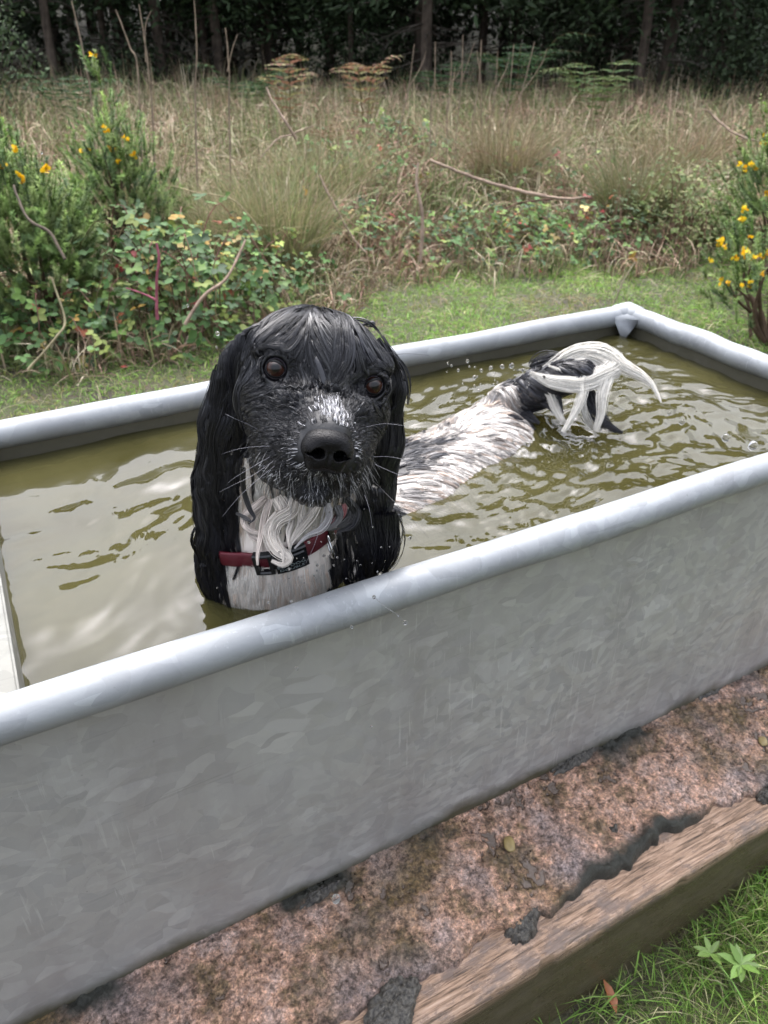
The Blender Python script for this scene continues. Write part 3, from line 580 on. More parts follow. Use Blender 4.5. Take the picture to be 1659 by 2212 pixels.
# gorse
GOR = [(.15, .23, .06), (.11, .18, .055), (.22, .29, .10), (.08, .13, .05)]
def gorse(c, R_, H_, ns, label, flowers, sz=.12, tall=(.0, .0)):
    c = np.asarray(c, float); root = empty('gorse_bush', c); tag(root, label, 'gorse bush', 'gorse bushes at the sides')
    mbW, mbS, mbF = MB(), MB(), MB()
    d = nrm(rng.normal(size=(ns, 3))*[1, 1, .9]+[0, 0, .55]); d[:, 2] = np.abs(d[:, 2])
    e = d*np.array([R_, R_, H_*.62])*rng.uniform(.35, 1.0, (ns, 1))**.5; e[:, 2] += H_*.36*(1-.5*rng.random(ns)); e *= (1+.22*vn(d*2.2+R_*9))[:, None]
    K = 12; t_ = np.linspace(0, 1, K)[None, :, None]; nm = 14
    for i in range(nm):
        tip = e[i]*.8; P = curve_pts([np.zeros(3), tip*.35+rng.normal(0, .03, 3), tip*.75+rng.normal(0, .03, 3), tip], 14)
        V, Q = tubes(P[None]+c, np.linspace(.012, .003, 14)[None], 6); mbW.add(V, Q, C=(.09, .06, .04))
    dirs = nrm(d*.8+[0, 0, .8]+rng.normal(0, .25, (ns, 3))); L = sz*rng.uniform(.5, 1.2, ns)
    bend = rng.normal(0, .12, (ns, 1, 3)); L *= .8; P = e[:, None]+dirs[:, None]*L[:, None, None]*t_+bend*L[:, None, None]*t_**2
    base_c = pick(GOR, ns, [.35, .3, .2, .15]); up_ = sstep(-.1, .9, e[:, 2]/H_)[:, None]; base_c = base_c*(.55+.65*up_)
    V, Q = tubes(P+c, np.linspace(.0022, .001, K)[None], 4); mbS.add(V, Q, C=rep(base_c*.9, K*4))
    m_ = 60; ii = np.repeat(np.arange(ns), m_); f = rng.random(len(ii)); k = np.minimum((f*(K-1)).astype(int), K-2)
    p = P[ii, k]+(P[ii, k+1]-P[ii, k])*(f*(K-1)-k)[:, None]; rd = nrm(rng.normal(size=p.shape)); ax = dirs[ii]; rd = nrm(rd-ax*(rd*ax).sum(-1, keepdims=True)); sd_ = nrm(rd+ax*rng.uniform(.3, .9, (len(ii), 1)))
    ln = rng.uniform(.014, .028, len(ii))*(1.25-.5*f); wv = nrm(np.cross(sd_, ax))*.0026; A = p-wv; B = p+wv; T_ = p+sd_*ln[:, None]
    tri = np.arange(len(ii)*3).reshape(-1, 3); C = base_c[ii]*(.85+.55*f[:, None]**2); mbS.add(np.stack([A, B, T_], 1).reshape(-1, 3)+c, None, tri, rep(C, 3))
    mbW.build('branches', WOODY, root, origin=c); mbS.build('foliage', LEAF, root, origin=c)
    nf = flowers
    if nf:
        jj = np.argsort(-(e[:, 2]-.8*(e@Hd)-.5*np.sign(c@CR)*(e@CR)+rng.normal(0, .22*H_, ns)))[:nf]; 
        for j in jj:
            cl = rng.integers(1, 5)
            q = P[j, rng.integers(6, 12, cl)]+rng.normal(0, .008, (cl, 3)); q = np.repeat(q, 4, 0)
            mbF = MB(); leaves(mbF, q+c, rng.normal(size=q.shape)+[0, -.3, .6], rng.normal(size=q.shape), rng.uniform(.015, .022, len(q)), pick([(.80, .50, .01), (.72, .36, .01), (.85, .60, .03)], len(q), var=.1), 1.3); mbF.build('flower', LEAF, root, origin=c)
    return root
gorse(gnd(40, 3.3), .33, .86, 1100, 'dense gorse bush with a few yellow flowers at the left edge', 9)
gorse(gnd(285, 4.1), .30, .92, 460, 'upright gorse bush behind the bramble, orange yellow flowers at its top', 6)
gorse(gnd(268, 3.9), .12, 1.14, 110, 'slender gorse shoot rising above the upright gorse bush', 2)
gorse(gnd(1730, 4.0), .40, 1.08, 800, 'gorse bush with many bright yellow flowers at the top right edge', 90)
gorse(gnd(1725, 3.2), .30, .58, 250, 'low gorse bush with orange yellow flowers beside the far end of the trough', 24)
# single bare stems
def stem(pts, r0, r1, label, name='bare_stem', col=(.30, .22, .17), br=()):
    root_p = np.asarray(pts[0]); P = curve_pts(pts, 40); P = P+.003*vn(P*25)[:, None]; mb = MB(); R_ = np.linspace(r0, r1, 40)*(1+.15*vn(P*30))
    V, Q = tubes(P[None], R_[None], 7); mb.add(V, Q, C=rep(np.array(col)*(1+.3*vn(P*18)[:, None]), 7))
    for b_ in br:
        Pb = curve_pts(b_, 16); V, Q = tubes(Pb[None], np.linspace(r1*1.2, r1*.5, 16)[None], 5); mb.add(V, Q, C=col)
    o = mb.build(name, WOODY, origin=root_p); tag(o, label, 'stem', 'bare stems in the rough growth'); return o
def A(*l): return [atu(x, y, u) for x, y, u in l]
stem(A((640, 300, 4.6), (615, 260, 4.6), (590, 220, 4.65), (575, 188, 4.7)), .008, .004, 'short pale kinked stem above and left of the dog', br=[A((632, 292, 4.6), (600, 300, 4.5), (560, 345, 4.4)), A((630, 290, 4.6), (655, 280, 4.6), (685, 268, 4.6))])
stem(A((908, 565, 4.0), (913, 470, 4.05), (900, 400, 4.1), (903, 352, 4.15)), .010, .006, 'upright pale bare cane right of the head of the dog')
stem(A((1180, 425, 4.8), (1080, 402, 4.8), (1000, 375, 4.8), (928, 345, 4.8)), .011, .008, 'long pale cane lying slanted right of the upright bare cane', br=[A((1180, 425, 4.8), (1230, 430, 4.8), (1270, 424, 4.8))])
stem(A((690, 380, 4.2), (720, 440, 4.15), (760, 510, 4.1), (790, 545, 4.05)), .006, .004, 'thin brown stem slanting down behind the head of the dog')
stem(A((560, 500, 3.6), (545, 475, 3.6), (500, 430, 3.6), (420, 415, 3.6), (370, 400, 3.6)), .004, .0025, 'arching straw coloured stem above the dark bramble', col=(.32, .27, .16))
stem(A((400, 700, 2.7), (440, 640, 2.75), (490, 600, 2.8), (530, 520, 2.9)), .007, .004, 'brown twig leaning at the foot of the big bramble')
stem(A((340, 690, 2.75), (338, 610, 2.75), (344, 560, 2.75), (338, 525, 2.75)), .006, .004, 'purple pink upright stem in the big bramble', col=(.30, .09, .13), br=[A((340, 650, 2.75), (310, 635, 2.75), (272, 622, 2.75))])
stem(A((140, 560, 2.6), (110, 505, 2.65), (60, 470, 2.7), (30, 400, 2.8)), .006, .004, 'dark branch running under the left gorse bush', col=(.10, .08, .06))
stem(A((60, 800, 2.2), (120, 730, 2.25), (140, 690, 2.3), (110, 600, 2.35)), .004, .003, 'thin straw stalk at the left edge above the trough', col=(.30, .26, .16))
stem(A((1540, 250, 4.6), (1590, 290, 4.5), (1659, 310, 4.4)), .006, .004, 'brown twig sticking out of the top right gorse bush', br=[A((1545, 258, 4.6), (1530, 240, 4.6), (1515, 236, 4.6))])
stem(A((1330, 650, 3.7), (1345, 610, 3.7), (1372, 565, 3.7)), .004, .003, 'thin stalk leaning right above the far corner of the trough', col=(.33, .28, .2))
stem(A((1280, 428, 5), (1120, 440, 5), (1010, 500, 5)), .006, .004, 'dark reddish cane arching low right of centre', col=(.12, .06, .05))
SLAB_L = ['leftmost of the thin stalk pair above the autumn ferns, right side', 'second dead stalk right of the autumn ferns', 'tall dead stalk between the autumn ferns and the dark fern', 'forked dead stalk in front of the large dark fern', 'tallest dead stalk leaning right before the dark fern', 'dead stalk just left of the lighter green fern', 'rightmost dead stalk, leaning right', 'short dead stalk beside the forked one', 'thin dead stalk low among the right group', 'tallest bare stalk at left, reaching the top of the photo', 'dead stalk rising over the upright gorse bush', 'dead stalk rising from the left gorse bush', 'dead stalk left of the autumn ferns with a side twig', 'slanting dead stalk above the slender gorse shoot']
ST = [(895, 95, 860, 300), (940, 90, 930, 250), (1000, 75, 985, 300), (1030, 110, 1040, 260), (1075, 110, 1055, 300), (1110, 95, 1080, 320), (1155, 90, 1085, 330), (1040, 85, 1020, 280), (975, 110, 965, 260),
      (420, 0, 422, 230), (300, 10, 330, 260), (155, 0, 200, 250), (487, 60, 495, 250), (250, 20, 300, 180)]
for i, (x0, y0, x1, y1) in enumerate(ST):
    u = 6.6 if x0 > 600 else 4.6
    b_ = gnd(x1, u); P = [b_, atu(x1, y1, u), atu((x0+x1)/2+4, (y0+y1)/2, u), atu(x0, y0, u)]
    br = [A(((x0+x1)/2, (y0+y1)/2, u), (x0+14, y0+50, u), (x0+26, y0+14, u))] if i % 2 == 0 else []
    root = stem(P, .006, .003, SLAB_L[i], 'dead_stalk', (.26, .20, .15), br); root['group'] = 'dead upright stalks above the grass'
# ferns
def fern(c, n, L, pal, label, group='ferns at the edge of the wood', up=.9, sp=1.0):
    c = np.asarray(c); root = empty('fern', c); tag(root, label, 'fern', group)
    for i in range(n):
        az = i*2*np.pi/n+rng.uniform(-.3, .3); d = np.array([math.cos(az), math.sin(az), 0]); l = L*rng.uniform(.8, 1.15)
        P = curve_pts([c, c+d*l*.18*sp+[0, 0, l*.5*up], c+d*l*.42*sp+[0, 0, l*.85*up], c+d*l*.80*sp+[0, 0, l*(.86+.12*(1-sp))*up]], 26)+.01*vn(np.arange(26)[:, None]*[.3, .3, .3]+i*9)[:, None]; mb = MB()
        V, Q = tubes(P[None], np.linspace(.006, .002, 26)[None], 4); mb.add(V, Q, C=(.12, .10, .04))
        j = np.arange(6, 26, 2); T = nrm(np.gradient(P, axis=0))[j]; S = nrm(np.cross(T, [0, 0, 1.])); ln = l*.26*np.sin(np.pi*np.clip((26-j)/22, 0, 1))**.8+.02
        for sg in (-1, 1):
            for kk in range(5):    # each pinna in five leaflets along its length
                D = S*sg*.9+T*.45+np.array([0, 0, -.15]); pp = P[j]+D*ln[:, None]*kk/5.+np.array([0, 0, -.05])*l*(kk/5.)**2
                leaves(mb, pp, D, nrm(np.cross(S*sg, T))*sg+rng.normal(0, .2, D.shape), ln*.27*(1.1-.15*kk), pick(pal, len(j), var=.15), .62)
        mb.build('frond', LEAF, root, origin=c)
FG = [(.05, .10, .04), (.07, .13, .05), (.04, .08, .035)]; FO = [(.26, .14, .08), (.22, .21, .09), (.28, .25, .12), (.23, .12, .08)]
fern(gnd(1090, 12.0), 11, 1.15, FG, 'large dark green fern in front of the wood, right of centre', up=1.1)
fern(gnd(1245, 10.5), 10, .85, [(.09, .15, .05), (.13, .17, .06)], 'lighter green fern left of the pale tree trunk', up=1.1)
fern(gnd(950, 12.5), 9, .95, FG, 'dark green fern between the two middle trunks')
fern(gnd(205, 10.5), 9, 1.0, FG, 'dark green fern behind the upright gorse bush at left')
fern(gnd(560, 12), 9, .95, FG, 'dark fern left of the orange ferns')
fern(gnd(640, 8.6), 4, .70, FO, 'yellow and orange autumn fern left of the taller one', up=1.42, sp=.6)
fern(gnd(790, 8.6), 5, .78, FO, 'taller orange autumn fern above the head of the dog', up=1.45, sp=.6)
fern(gnd(730, 8.0), 7, .55, [(.22, .12, .07), (.18, .10, .06)], 'brown withered fern between the autumn ferns')
# the wood
BARK = mat_attr('bark', .9, .15, 0, 9, .6); NEED = mat_attr('needles', .7, .2, .1)
def tree(seed, H_, R_, base_z, label):
    r_ = np.random.default_rng(seed); root = empty('pine_tree'); tag(root, label, 'tree', 'pine trees of the dark wood')
    K = 30; z = np.linspace(-.2, H_, K); P = np.stack([.05*vn(np.c_[z*.4, z*0+seed, z*0]), .05*vn(np.c_[z*.4, z*0+seed+9, z*0]), z], -1)
    mb = MB(); Rr = np.linspace(R_, R_*.15, K)*(1+.35*np.exp(-np.maximum(z, 0)/.25)); V, Q = tubes(P[None], Rr[None], 12, up=np.array([1., 0, 0]))
    V = V+(nrm(V*[1, 1, 0])*R_*.14*vn(V*[30, 30, 6])[:, None]); g_ = vn(V*[40, 40, 8]); mb.add(V, Q, C=np.array([.085, .068, .055])*(1+.6*g_[:, None]))
    mb.build('trunk', BARK, root)
    mb = MB()                                                    # dead lower branches
    for i in range(16):
        z0 = r_.uniform(.7, base_z+.6); az = r_.uniform(0, 2*np.pi); l = r_.uniform(.4, 1.3); d = np.array([math.cos(az), math.sin(az), r_.uniform(-.25, .2)])
        Pb = curve_pts([[0, 0, z0], d*l*.4+[0, 0, z0], d*l*.8+[0, 0, z0-.04]+r_.normal(0, .05, 3), d*l+[0, 0, z0-.12]], 9); V, Q = tubes(Pb[None], np.linspace(.014, .004, 9)[None], 4); mb.add(V, Q, C=(.07, .06, .05))
        for j in range(5):
            q = Pb[r_.integers(3, 9)]; e_ = q+nrm(d+r_.normal(0, .6, 3))*r_.uniform(.1, .35); V, Q = tubes(np.linspace(q, e_, 4)[None], np.linspace(.005, .002, 4)[None], 3); mb.add(V, Q, C=(.08, .075, .065))
    mb.build('dead_branches', BARK, root)
    n = 8500; hz = base_z+(H_-base_z)*r_.random(n)**.85; f = (hz-base_z)/(H_-base_z); az = r_.integers(0, 9, n)*.7+np.floor(hz*2.3)*1.7+r_.normal(0, .16, n)
    env = 1.75*(1-f)**.75+.12; rr_ = env*r_.random(n)**.6; Pn = np.stack([np.cos(az)*rr_, np.sin(az)*rr_, hz-.22*rr_+r_.normal(0, .07, n)], -1)
    D = np.stack([np.cos(az), np.sin(az), r_.uniform(-.7, .1, n)], -1)+r_.normal(0, .45, (n, 3)); C = np.array([.025, .042, .018])*np.exp(r_.normal(0, .35, (n, 1)))
    mb = MB(); leaves(mb, Pn, D, r_.normal(size=(n, 3))+[0, 0, .7], r_.uniform(.07, .19, n), C, .5); mb.build('crown', NEED, root)
    return root
def copy_tree(o, parent=None):
    c = o.copy(); COL.objects.link(c); c.parent = parent
    for ch in list(o.children): copy_tree(ch, c)
    return c
protos = [tree(11, 8.0, .10, 1.75, 'x'), tree(23, 7.2, .085, 2.0, 'x'), tree(37, 8.6, .12, 1.6, 'x')]
def place_tree(i, v, u, s, lab, lean=0):
    k = i % 3; o = protos[k] if not placed[k] else copy_tree(protos[k]); placed[k] = 1
    p = W(v, u, 0); z = float(ground_z(np.array([p[0]]), np.array([p[1]]))[0]); o.location = (p[0], p[1], z-.02); o.rotation_euler = (lean*.5, lean, rng.uniform(0, 6.28)); o.scale = (s, s, s); o['label'] = lab
placed = [0, 0, 0]
kf = math.cos(PIT)*CF  # approximate horizontal scaling at the horizon row
def vx(x, u): r = ray(x, 120.); return (r@CR)/(r@Hd)*u
FR = [(922, 14.0, 1.0, 0, 'straight brown pine trunk in the middle of the wood edge'), (1390, 12.9, 1.0, 0, 'palest front pine trunk, right of the lighter green fern'), (1445, 13.6, .9, .05, 'leaning dark pine trunk just right of the palest trunk'),
      (757, 15.5, .6, 0, 'thin pine trunk above the orange fern'), (112, 14.2, 1, 0, 'dark pine trunk near the top left corner'), (712, 17, .8, 0, 'dark pine trunk left of the thin trunk above the orange fern'), (350, 15.2, 1.0, 0, 'dark pine trunk behind the upright gorse bush'),
      (232, 16, .9, 0, 'pine trunk left of the slender gorse shoot'), (470, 15.5, .9, 0, 'pine trunk left of the dead stalks at centre left'), (1040, 17, .9, 0, 'pine trunk behind the large dark fern'), (855, 17.5, .8, 0, 'slim pine trunk left of the middle trunk'), (1560, 13.8, 1, 0, 'pine trunk above the top right gorse bush'),
      (580, 16.5, .9, 0, 'pine trunk in shade above the rush tussock'), (1270, 16.0, .8, 0, 'shaded pine trunk between fern and palest trunk')]
for i, (x, u, s, ln, lab) in enumerate(FR): place_tree(i, vx(x, u), u, s, lab, ln)
cnt = 0
for row in range(7):
    u = 16.5+row*2.6
    for v in np.arange(-.78*u-4, .78*u+4, 1.9+row*.12):
        place_tree(cnt+row, v+rng.uniform(-.6, .6), u+rng.uniform(-1, 1), rng.uniform(.85, 1.15), 'pine deep in the dark wood behind the front trunks'); cnt += 1
# understorey: dark broad masses of low branches
def shrub(c, R_, H_, n, label, col=(.03, .045, .022), sz=.09):
    c = np.asarray(c); root = empty('dark_shrub', c); tag(root, label, 'shrub', 'dark shrubs at the edge of the wood'); mb = MB()
    for i in range(26):
        d = nrm(rng.normal(size=3)*[1, 1, .6]+[0, 0, .5])*[R_, R_, H_]; P = curve_pts([[0, 0, 0], d*.4+rng.normal(0, .05, 3), d], 10); V, Q = tubes(P[None]+c, np.linspace(.016, .004, 10)[None], 4); mb.add(V, Q, C=(.06, .05, .04))
    mb.build('branches', BARK, root, origin=c); mb = MB()
    d = nrm(rng.normal(size=(n, 3))*[1, 1, .9]); P = d*np.array([R_, R_, H_*.55])*(rng.random((n, 1))**.4)*(1+.35*vn(d*2.5+R_*7))[:, None]+[0, 0, H_*.5]; P[:, 2] = np.abs(P[:, 2])
    leaves(mb, P+c, rng.normal(size=(n, 3))+[0, 0, -.2], rng.normal(size=(n, 3))+[0, 0, .5], rng.uniform(.5, 1.2, n)*sz, np.array(col)*np.exp(rng.normal(0, .35, (n, 1))), .8); mb.build('foliage', NEED, root, origin=c)
shrub(gnd(20, 10.0), .9, 1.8, 1800, 'dark green shrub at the top left edge', (.05, .075, .035), .07)
shrub(gnd(1180, 15.0), 1.2, 2.2, 2200, 'dark shrub behind the two green ferns')
shrub(gnd(1560, 12.5), 1.3, 2.0, 3000, 'dark shrub at the top right corner')
shrub(gnd(1400, 15.5), 1.6, 2.6, 2600, 'dark shrub behind the palest trunk')
shrub(gnd(330, 15.0), 1.3, 1.3, 1800, 'low dark shrub behind the dead stalks at left')
shrub(gnd(800, 16.5), 1.8, 1.2, 2200, 'low dark shrub in the middle behind the orange ferns')
for i, (v, u) in enumerate([(-9, 20), (-4, 21), (0, 20.5), (4.5, 21), (9, 20), (-12, 27), (-6, 28), (0, 27), (6, 28), (12, 27), (16, 24), (-16, 24)]):
    p = W(v, u, 0); shrub((p[0], p[1], float(ground_z(np.array([p[0]]), np.array([p[1]]))[0])), 2.6, 2.8, 1400, ['leftmost','second from the left','third from the left','fourth from the left','fifth from the left','sixth from the left','middle','right of the middle','fourth from the right','third from the right','second from the right','rightmost'][int(np.argsort(np.argsort([-9, -4, 0.1, 4.5, 9, -12, -6, 0, 6, 12, 16, -16]))[i])]+' dark mass of undergrowth deep between the pines', (.02, .03, .016), .22)
#@@PART4@@
# ------------------------------------------------------------------ the spaniel
HO = np.array([0.2536, 0.6113, 0.7749])
HM = np.array([[0.9272, 0.2803, -0.2487], [-0.2853, 0.0977, -0.9535], [-0.2429, 0.9549, 0.1705]])
def L2W(q): return HO+np.asarray(q, float)/1000.@HM.T
def W2L(p): return (np.asarray(p)-HO)@HM*1000.
PR = []                                   # primitives: kind, data, blend
def ell(c, r, k=.012, R_=HM, local=True, sub=False):
    PR.append(('e', L2W(c) if local else np.array(c), R_, np.array(r)/1000. if local else np.array(r), k, sub))
def cone(a, b_, ra, rb, k=.012, local=True, scl=None, sub=False):
    s_ = 1000. if local else 1.
    PR.append(('c', L2W(a) if local else np.array(a, float), L2W(b_) if local else np.array(b_, float), ra/s_, rb/s_, k, scl, sub))
I3 = np.eye(3)
# body, under and above the water
def wcone(a, b_, ra, rb, k=.03): cone(a, b_, ra, rb, k, False)
ell((0, 9, -20), (62, 49, 64), .01)                                    # cranium
ell((0, 28, 16), (44, 32, 36), .015); ell((0, 10, 38), (20, 18, 20), .02)
for s_ in (-1, 1):
    ell((s_*38, 23, 25), (22, 10, 17), .022)                            # brow
    ell((s_*46, -22, 12), (22, 30, 40), .014)                           # cheek
    ell((s_*30, -12, 50), (15, 12, 20), .012)
ell((0, -25, 10), (52, 42, 50), .015)
cone((0, -15, 35), (0, -29, 94), 27, 18, .014)                          # bridge
cone((0, -34, 30), (0, -40, 84), 34, 25, .014)
for s_ in (-1, 1):
    ell((s_*23, -56, 64), (22, 32, 34), .010); ell((s_*31, -52, 36), (24, 40, 38), .014)                           # lips
    ell((s_*16, -47, 91), (17, 17, 19), .008)                           # whisker pads
for s_ in (-1, 1): cone((s_*8.8, -39, 92), (s_*9.0, -39, 132), 5.6, 6.6, .002, sub=True)
cone((0, -70, 20), (0, -80, 74), 27, 16, .008)                          # lower jaw
ell((0, -86, 78), (16, 10, 15), .006)
wcone((.262, .650, .755), (.240, .690, .630), .062, .062, .02)
wcone((.240, .690, .630), (.228, .706, .520), .062, .080, .02)
wcone((.228, .706, .520), (.26, .73, .43), .080, .088)
wcone((.26, .73, .45), (.47, .82, .435), .088, .103)
wcone((.47, .82, .442), (.66, .885, .448), .103, .090)
wcone((.66, .885, .448), (.73, .905, .43), .085, .065)
for a, b_, c_ in (((.22, .66, .40), (.20, .65, .25), (.20, .65, .125)), ((.29, .78, .40), (.28, .79, .25), (.28, .80, .125))):
    wcone(a, b_, .045, .026, .02); wcone(b_, c_, .026, .020, .01); wcone(c_, (c_[0]-.03, c_[1]-.02, .125), .022, .018, .01)
for a in ((.66, .83, .40), (.69, .95, .40)):
    wcone(a, (a[0]-.03, a[1], .27), .06, .035, .02); wcone((a[0]-.03, a[1], .27), (a[0]+.05, a[1], .21), .03, .02, .01); wcone((a[0]+.05, a[1], .21), (a[0]+.03, a[1], .125), .02, .018, .01); wcone((a[0]+.03, a[1], .125), (a[0], a[1]-.01, .125), .02, .018, .01)
# tail, raised out of the water
TAIL = [PX(1045, 915, 1.27), PX(1100, 868, 1.25), PX(1165, 838, 1.22), PX(1222, 812, 1.19), PX(1262, 800, 1.17)]
for i, (r0, r1) in enumerate(((.034, .028), (.028, .026), (.026, .022), (.022, .014))): wcone(TAIL[i], TAIL[i+1], r0, r1, .015)
# ears: flattened, hanging
EARL = [(-56, 20, -26), (-69, -8, -37), (-73, -65, -44), (-72, -130, -52), (-64, -200, -66), (-54, -255, -80), (-50, -290, -92)]
EARR = [(54, 24, -10), (69, 0, -9), (76, -55, -12), (82, -115, -20), (88, -170, -32), (93, -212, -42), (97, -240, -48)]
ER = [12, 16, 18, 18, 17, 12, 5]
for E_ in (EARL, EARR):
    for i in range(6): cone(E_[i], E_[i+1], ER[i], ER[i+1], .006, True, (1, 1, 1.7))
EYE = {-1: np.array([-43, 9, 40.5]), 1: np.array([44, 8, 40.5])}
for s_ in (-1, 1):
    g = nrm(np.array([s_*.20, .10, 1.])); ell(EYE[s_]+g*2, (13.2, 13.2, 13.2), .004)
    cone(EYE[s_]+g*6, EYE[s_]+g*40, 10.0, 17, .004, sub=True)
def sdf(p):
    d = None
    for pr in PR:
        if pr[0] == 'e':
            _, c, R_, r, k, sub = pr; q = (p-c)@R_; k0 = np.linalg.norm(q/r, axis=-1); k1 = np.linalg.norm(q/(r*r), axis=-1); di = k0*(k0-1)/np.maximum(k1, 1e-6)
        else:
            _, a, b_, ra, rb, k, scl, sub = pr
            if scl is not None:
                S = np.array(scl); A_ = a@HM*S; B_ = b_@HM*S; q = (p@HM)*S
            else: A_, B_, q = a, b_, p
            ab = B_-A_; t_ = np.clip(((q-A_)@ab)/(ab@ab), 0, 1); di = (np.linalg.norm(q-A_-t_[..., None]*ab, axis=-1)-(ra+(rb-ra)*t_))/(max(scl) if scl else 1)
        if sub: h = np.maximum(k-np.abs(d+di), 0)/k; d = np.maximum(d, -di)+h*h*k*.25
        elif d is None: d = di
        else: h = np.maximum(k-np.abs(d-di), 0)/k; d = np.minimum(d, di)-h*h*k*.25
    return d
def grad(p, e=.0008):
    return nrm(np.stack([sdf(p+np.eye(3)[i]*e)-sdf(p-np.eye(3)[i]*e) for i in range(3)], -1))
def surfnet(ax, ay, az, f, blk=8):
    nx, ny, nz_ = len(ax), len(ay), len(az); F = np.full((nx, ny, nz_), 1.)
    ci = [np.arange(0, n_, blk) for n_ in (nx, ny, nz_)]
    for i in ci[0]:
        for j in ci[1]:
            i1, j1 = min(i+blk, nx), min(j+blk, ny)
            ks = ci[2]; kc = np.minimum(ks+blk//2, nz_-1)
            cpt = np.stack([np.full(len(ks), (ax[i]+ax[i1-1])/2), np.full(len(ks), (ay[j]+ay[j1-1])/2), (az[ks]+az[np.minimum(ks+blk, nz_)-1])/2], -1)
            dc = f(cpt)
            for k, d in zip(ks, dc):
                k1 = min(k+blk, nz_); hr = .5*math.sqrt((ax[i1-1]-ax[i])**2+(ay[j1-1]-ay[j])**2+(az[k1-1]-az[k])**2)
                if abs(d) > hr*1.7+.006: F[i:i1, j:j1, k:k1] = d; continue
                g = np.stack(np.meshgrid(ax[i:i1], ay[j:j1], az[k:k1], indexing='ij'), -1); F[i:i1, j:j1, k:k1] = f(g)
    S = F < 0; c8 = [(a, b_, c) for a in (0, 1) for b_ in (0, 1) for c in (0, 1)]
    sl = lambda a, n_: slice(a, n_-1+a)
    cnt_ = sum(S[sl(a, nx), sl(b_, ny), sl(c, nz_)].astype(np.int8) for a, b_, c in c8)
    act = (cnt_ > 0) & (cnt_ < 8); I = np.argwhere(act); vid = np.full(act.shape, -1); vid[tuple(I.T)] = np.arange(len(I))
    acc = np.zeros((len(I), 3)); num = np.zeros(len(I))
    def gp(a): return np.stack([ax[I[:, 0]+a[0]], ay[I[:, 1]+a[1]], az[I[:, 2]+a[2]]], -1), F[I[:, 0]+a[0], I[:, 1]+a[1], I[:, 2]+a[2]]
    for d in range(3):
        for a in c8:
            if a[d]: continue
            b_ = list(a); b_[d] = 1; p0, f0 = gp(a); p1, f1 = gp(b_); m_ = (f0 < 0) != (f1 < 0); t_ = np.where(m_, f0/np.where(m_, f0-f1, 1), 0)
            acc += np.where(m_[:, None], p0+(p1-p0)*t_[:, None], 0); num += m_
    V = acc/num[:, None]; Q = []
    for d in range(3):
        o1, o2 = [(1, 2), (2, 0), (0, 1)][d]; s0 = [slice(0, n_) for n_ in F.shape]; s1 = list(s0); s0[d] = slice(0, F.shape[d]-1); s1[d] = slice(1, None)
        ch = S[tuple(s0)] != S[tuple(s1)]; E_ = np.argwhere(ch); lim = np.array(act.shape)
        ok = (E_[:, o1] > 0) & (E_[:, o2] > 0) & (E_[:, o1] < lim[o1]) & (E_[:, o2] < lim[o2]); E_ = E_[ok]; fl = S[tuple(E_.T)]
        cs = []
        for u_, v_ in ((1, 1), (0, 1), (0, 0), (1, 0)):
            e = E_.copy(); e[:, o1] -= u_; e[:, o2] -= v_; cs.append(vid[tuple(e.T)])
        q = np.stack(cs, -1); q[~fl] = q[~fl][:, ::-1]; Q.append(q)
    Q = np.concatenate(Q); return V, Q[(Q >= 0).all(1)]
def axis(segs): return np.concatenate([np.arange(a, b_, s_) for a, b_, s_ in segs])
ax = axis([(.085, .38, .0026), (.38, 1.02, .006)]); ay = axis([(.46, .75, .0026), (.75, 1.06, .006)]); az = axis([(.09, .46, .007), (.46, .88, .0026)])
BV, BQ = surfnet(ax, ay, az, sdf)
near = BV[:, 2] > .45
for _ in range(2): g = grad(BV[near]); BV[near] -= g*sdf(BV[near])[:, None]*.8
BN = grad(BV)
# ---- coat colours
TAN = np.array([.62, .54, .46]); WHT = np.array([.80, .77, .72]); BLK = np.array([.007, .007, .010])
def is_headlike(q): return q[:, 1] > -100
def wv_(q): return vn(q*.05)
def white_amt(P):
    q = W2L(P); x, y, z = q.T; wz = P[:, 2]
    head = np.zeros(len(P))
    bl = np.exp(-(((x-4)/12)**2+((z-93)/13)**2)); head = np.where(y > -38, bl*1.25, 0)              # blaze above the nose
    dn = np.linalg.norm(q-[0, -38, 106], axis=1); head = np.maximum(head, .6*np.exp(-((dn-10)/13.)**2)*sstep(68, 84, z))
    head = np.maximum(head, np.where((y < -62) & (z > 62), .20, 0))
    # chest: all white below the jaw in front; dark at the far right
    neck = (z < 30) & (y < -88) & (x > -85) & (x < 96)
    ws = sstep(92, 84, x+4*wv_(q))
    body_w = np.where(neck & (P[:, 0] < .40) & (P[:, 1] < .80), ws, 0)
    t_ = (P[:, 0]-.33)*.85+(P[:, 1]-.74)*.5
    back = (P[:, 0] > .31) & (P[:, 1] > .68) & (wz < .64) & (P[:, 0] < .80)
    n_ = fbm(P*[28, 28, 28], 3); n2 = fbm(P*60, 2)
    blackpatch = sstep(.31, .18, t_+.05*n_)*sstep(.535, .55, wz+.006*n_) 
    bw = np.clip(1-blackpatch-.60*sstep(-.05, .32, n2)-.6*sstep(.10, .40, n_), 0, 1)
    out = np.where(back, bw, np.maximum(head, body_w)); 
    ear = (y > -300) & (y < 40) & (np.abs(x) > 64) & (z < 25) & (P[:, 0] < .37) & (P[:, 1] < .72)
    out = np.where(ear & (y > -100), 0, out)
    dt = np.min([np.linalg.norm(P-t__, axis=1) for t__ in TAIL], axis=0); out = np.where((P[:, 0] > .72) & (P[:, 2] > .47), 0, out)
    return np.clip(out, 0, 1)
wa = white_amt(BV); skin = BLK*.5*(1-wa[:, None])+np.array([.78, .71, .64])*wa[:, None]
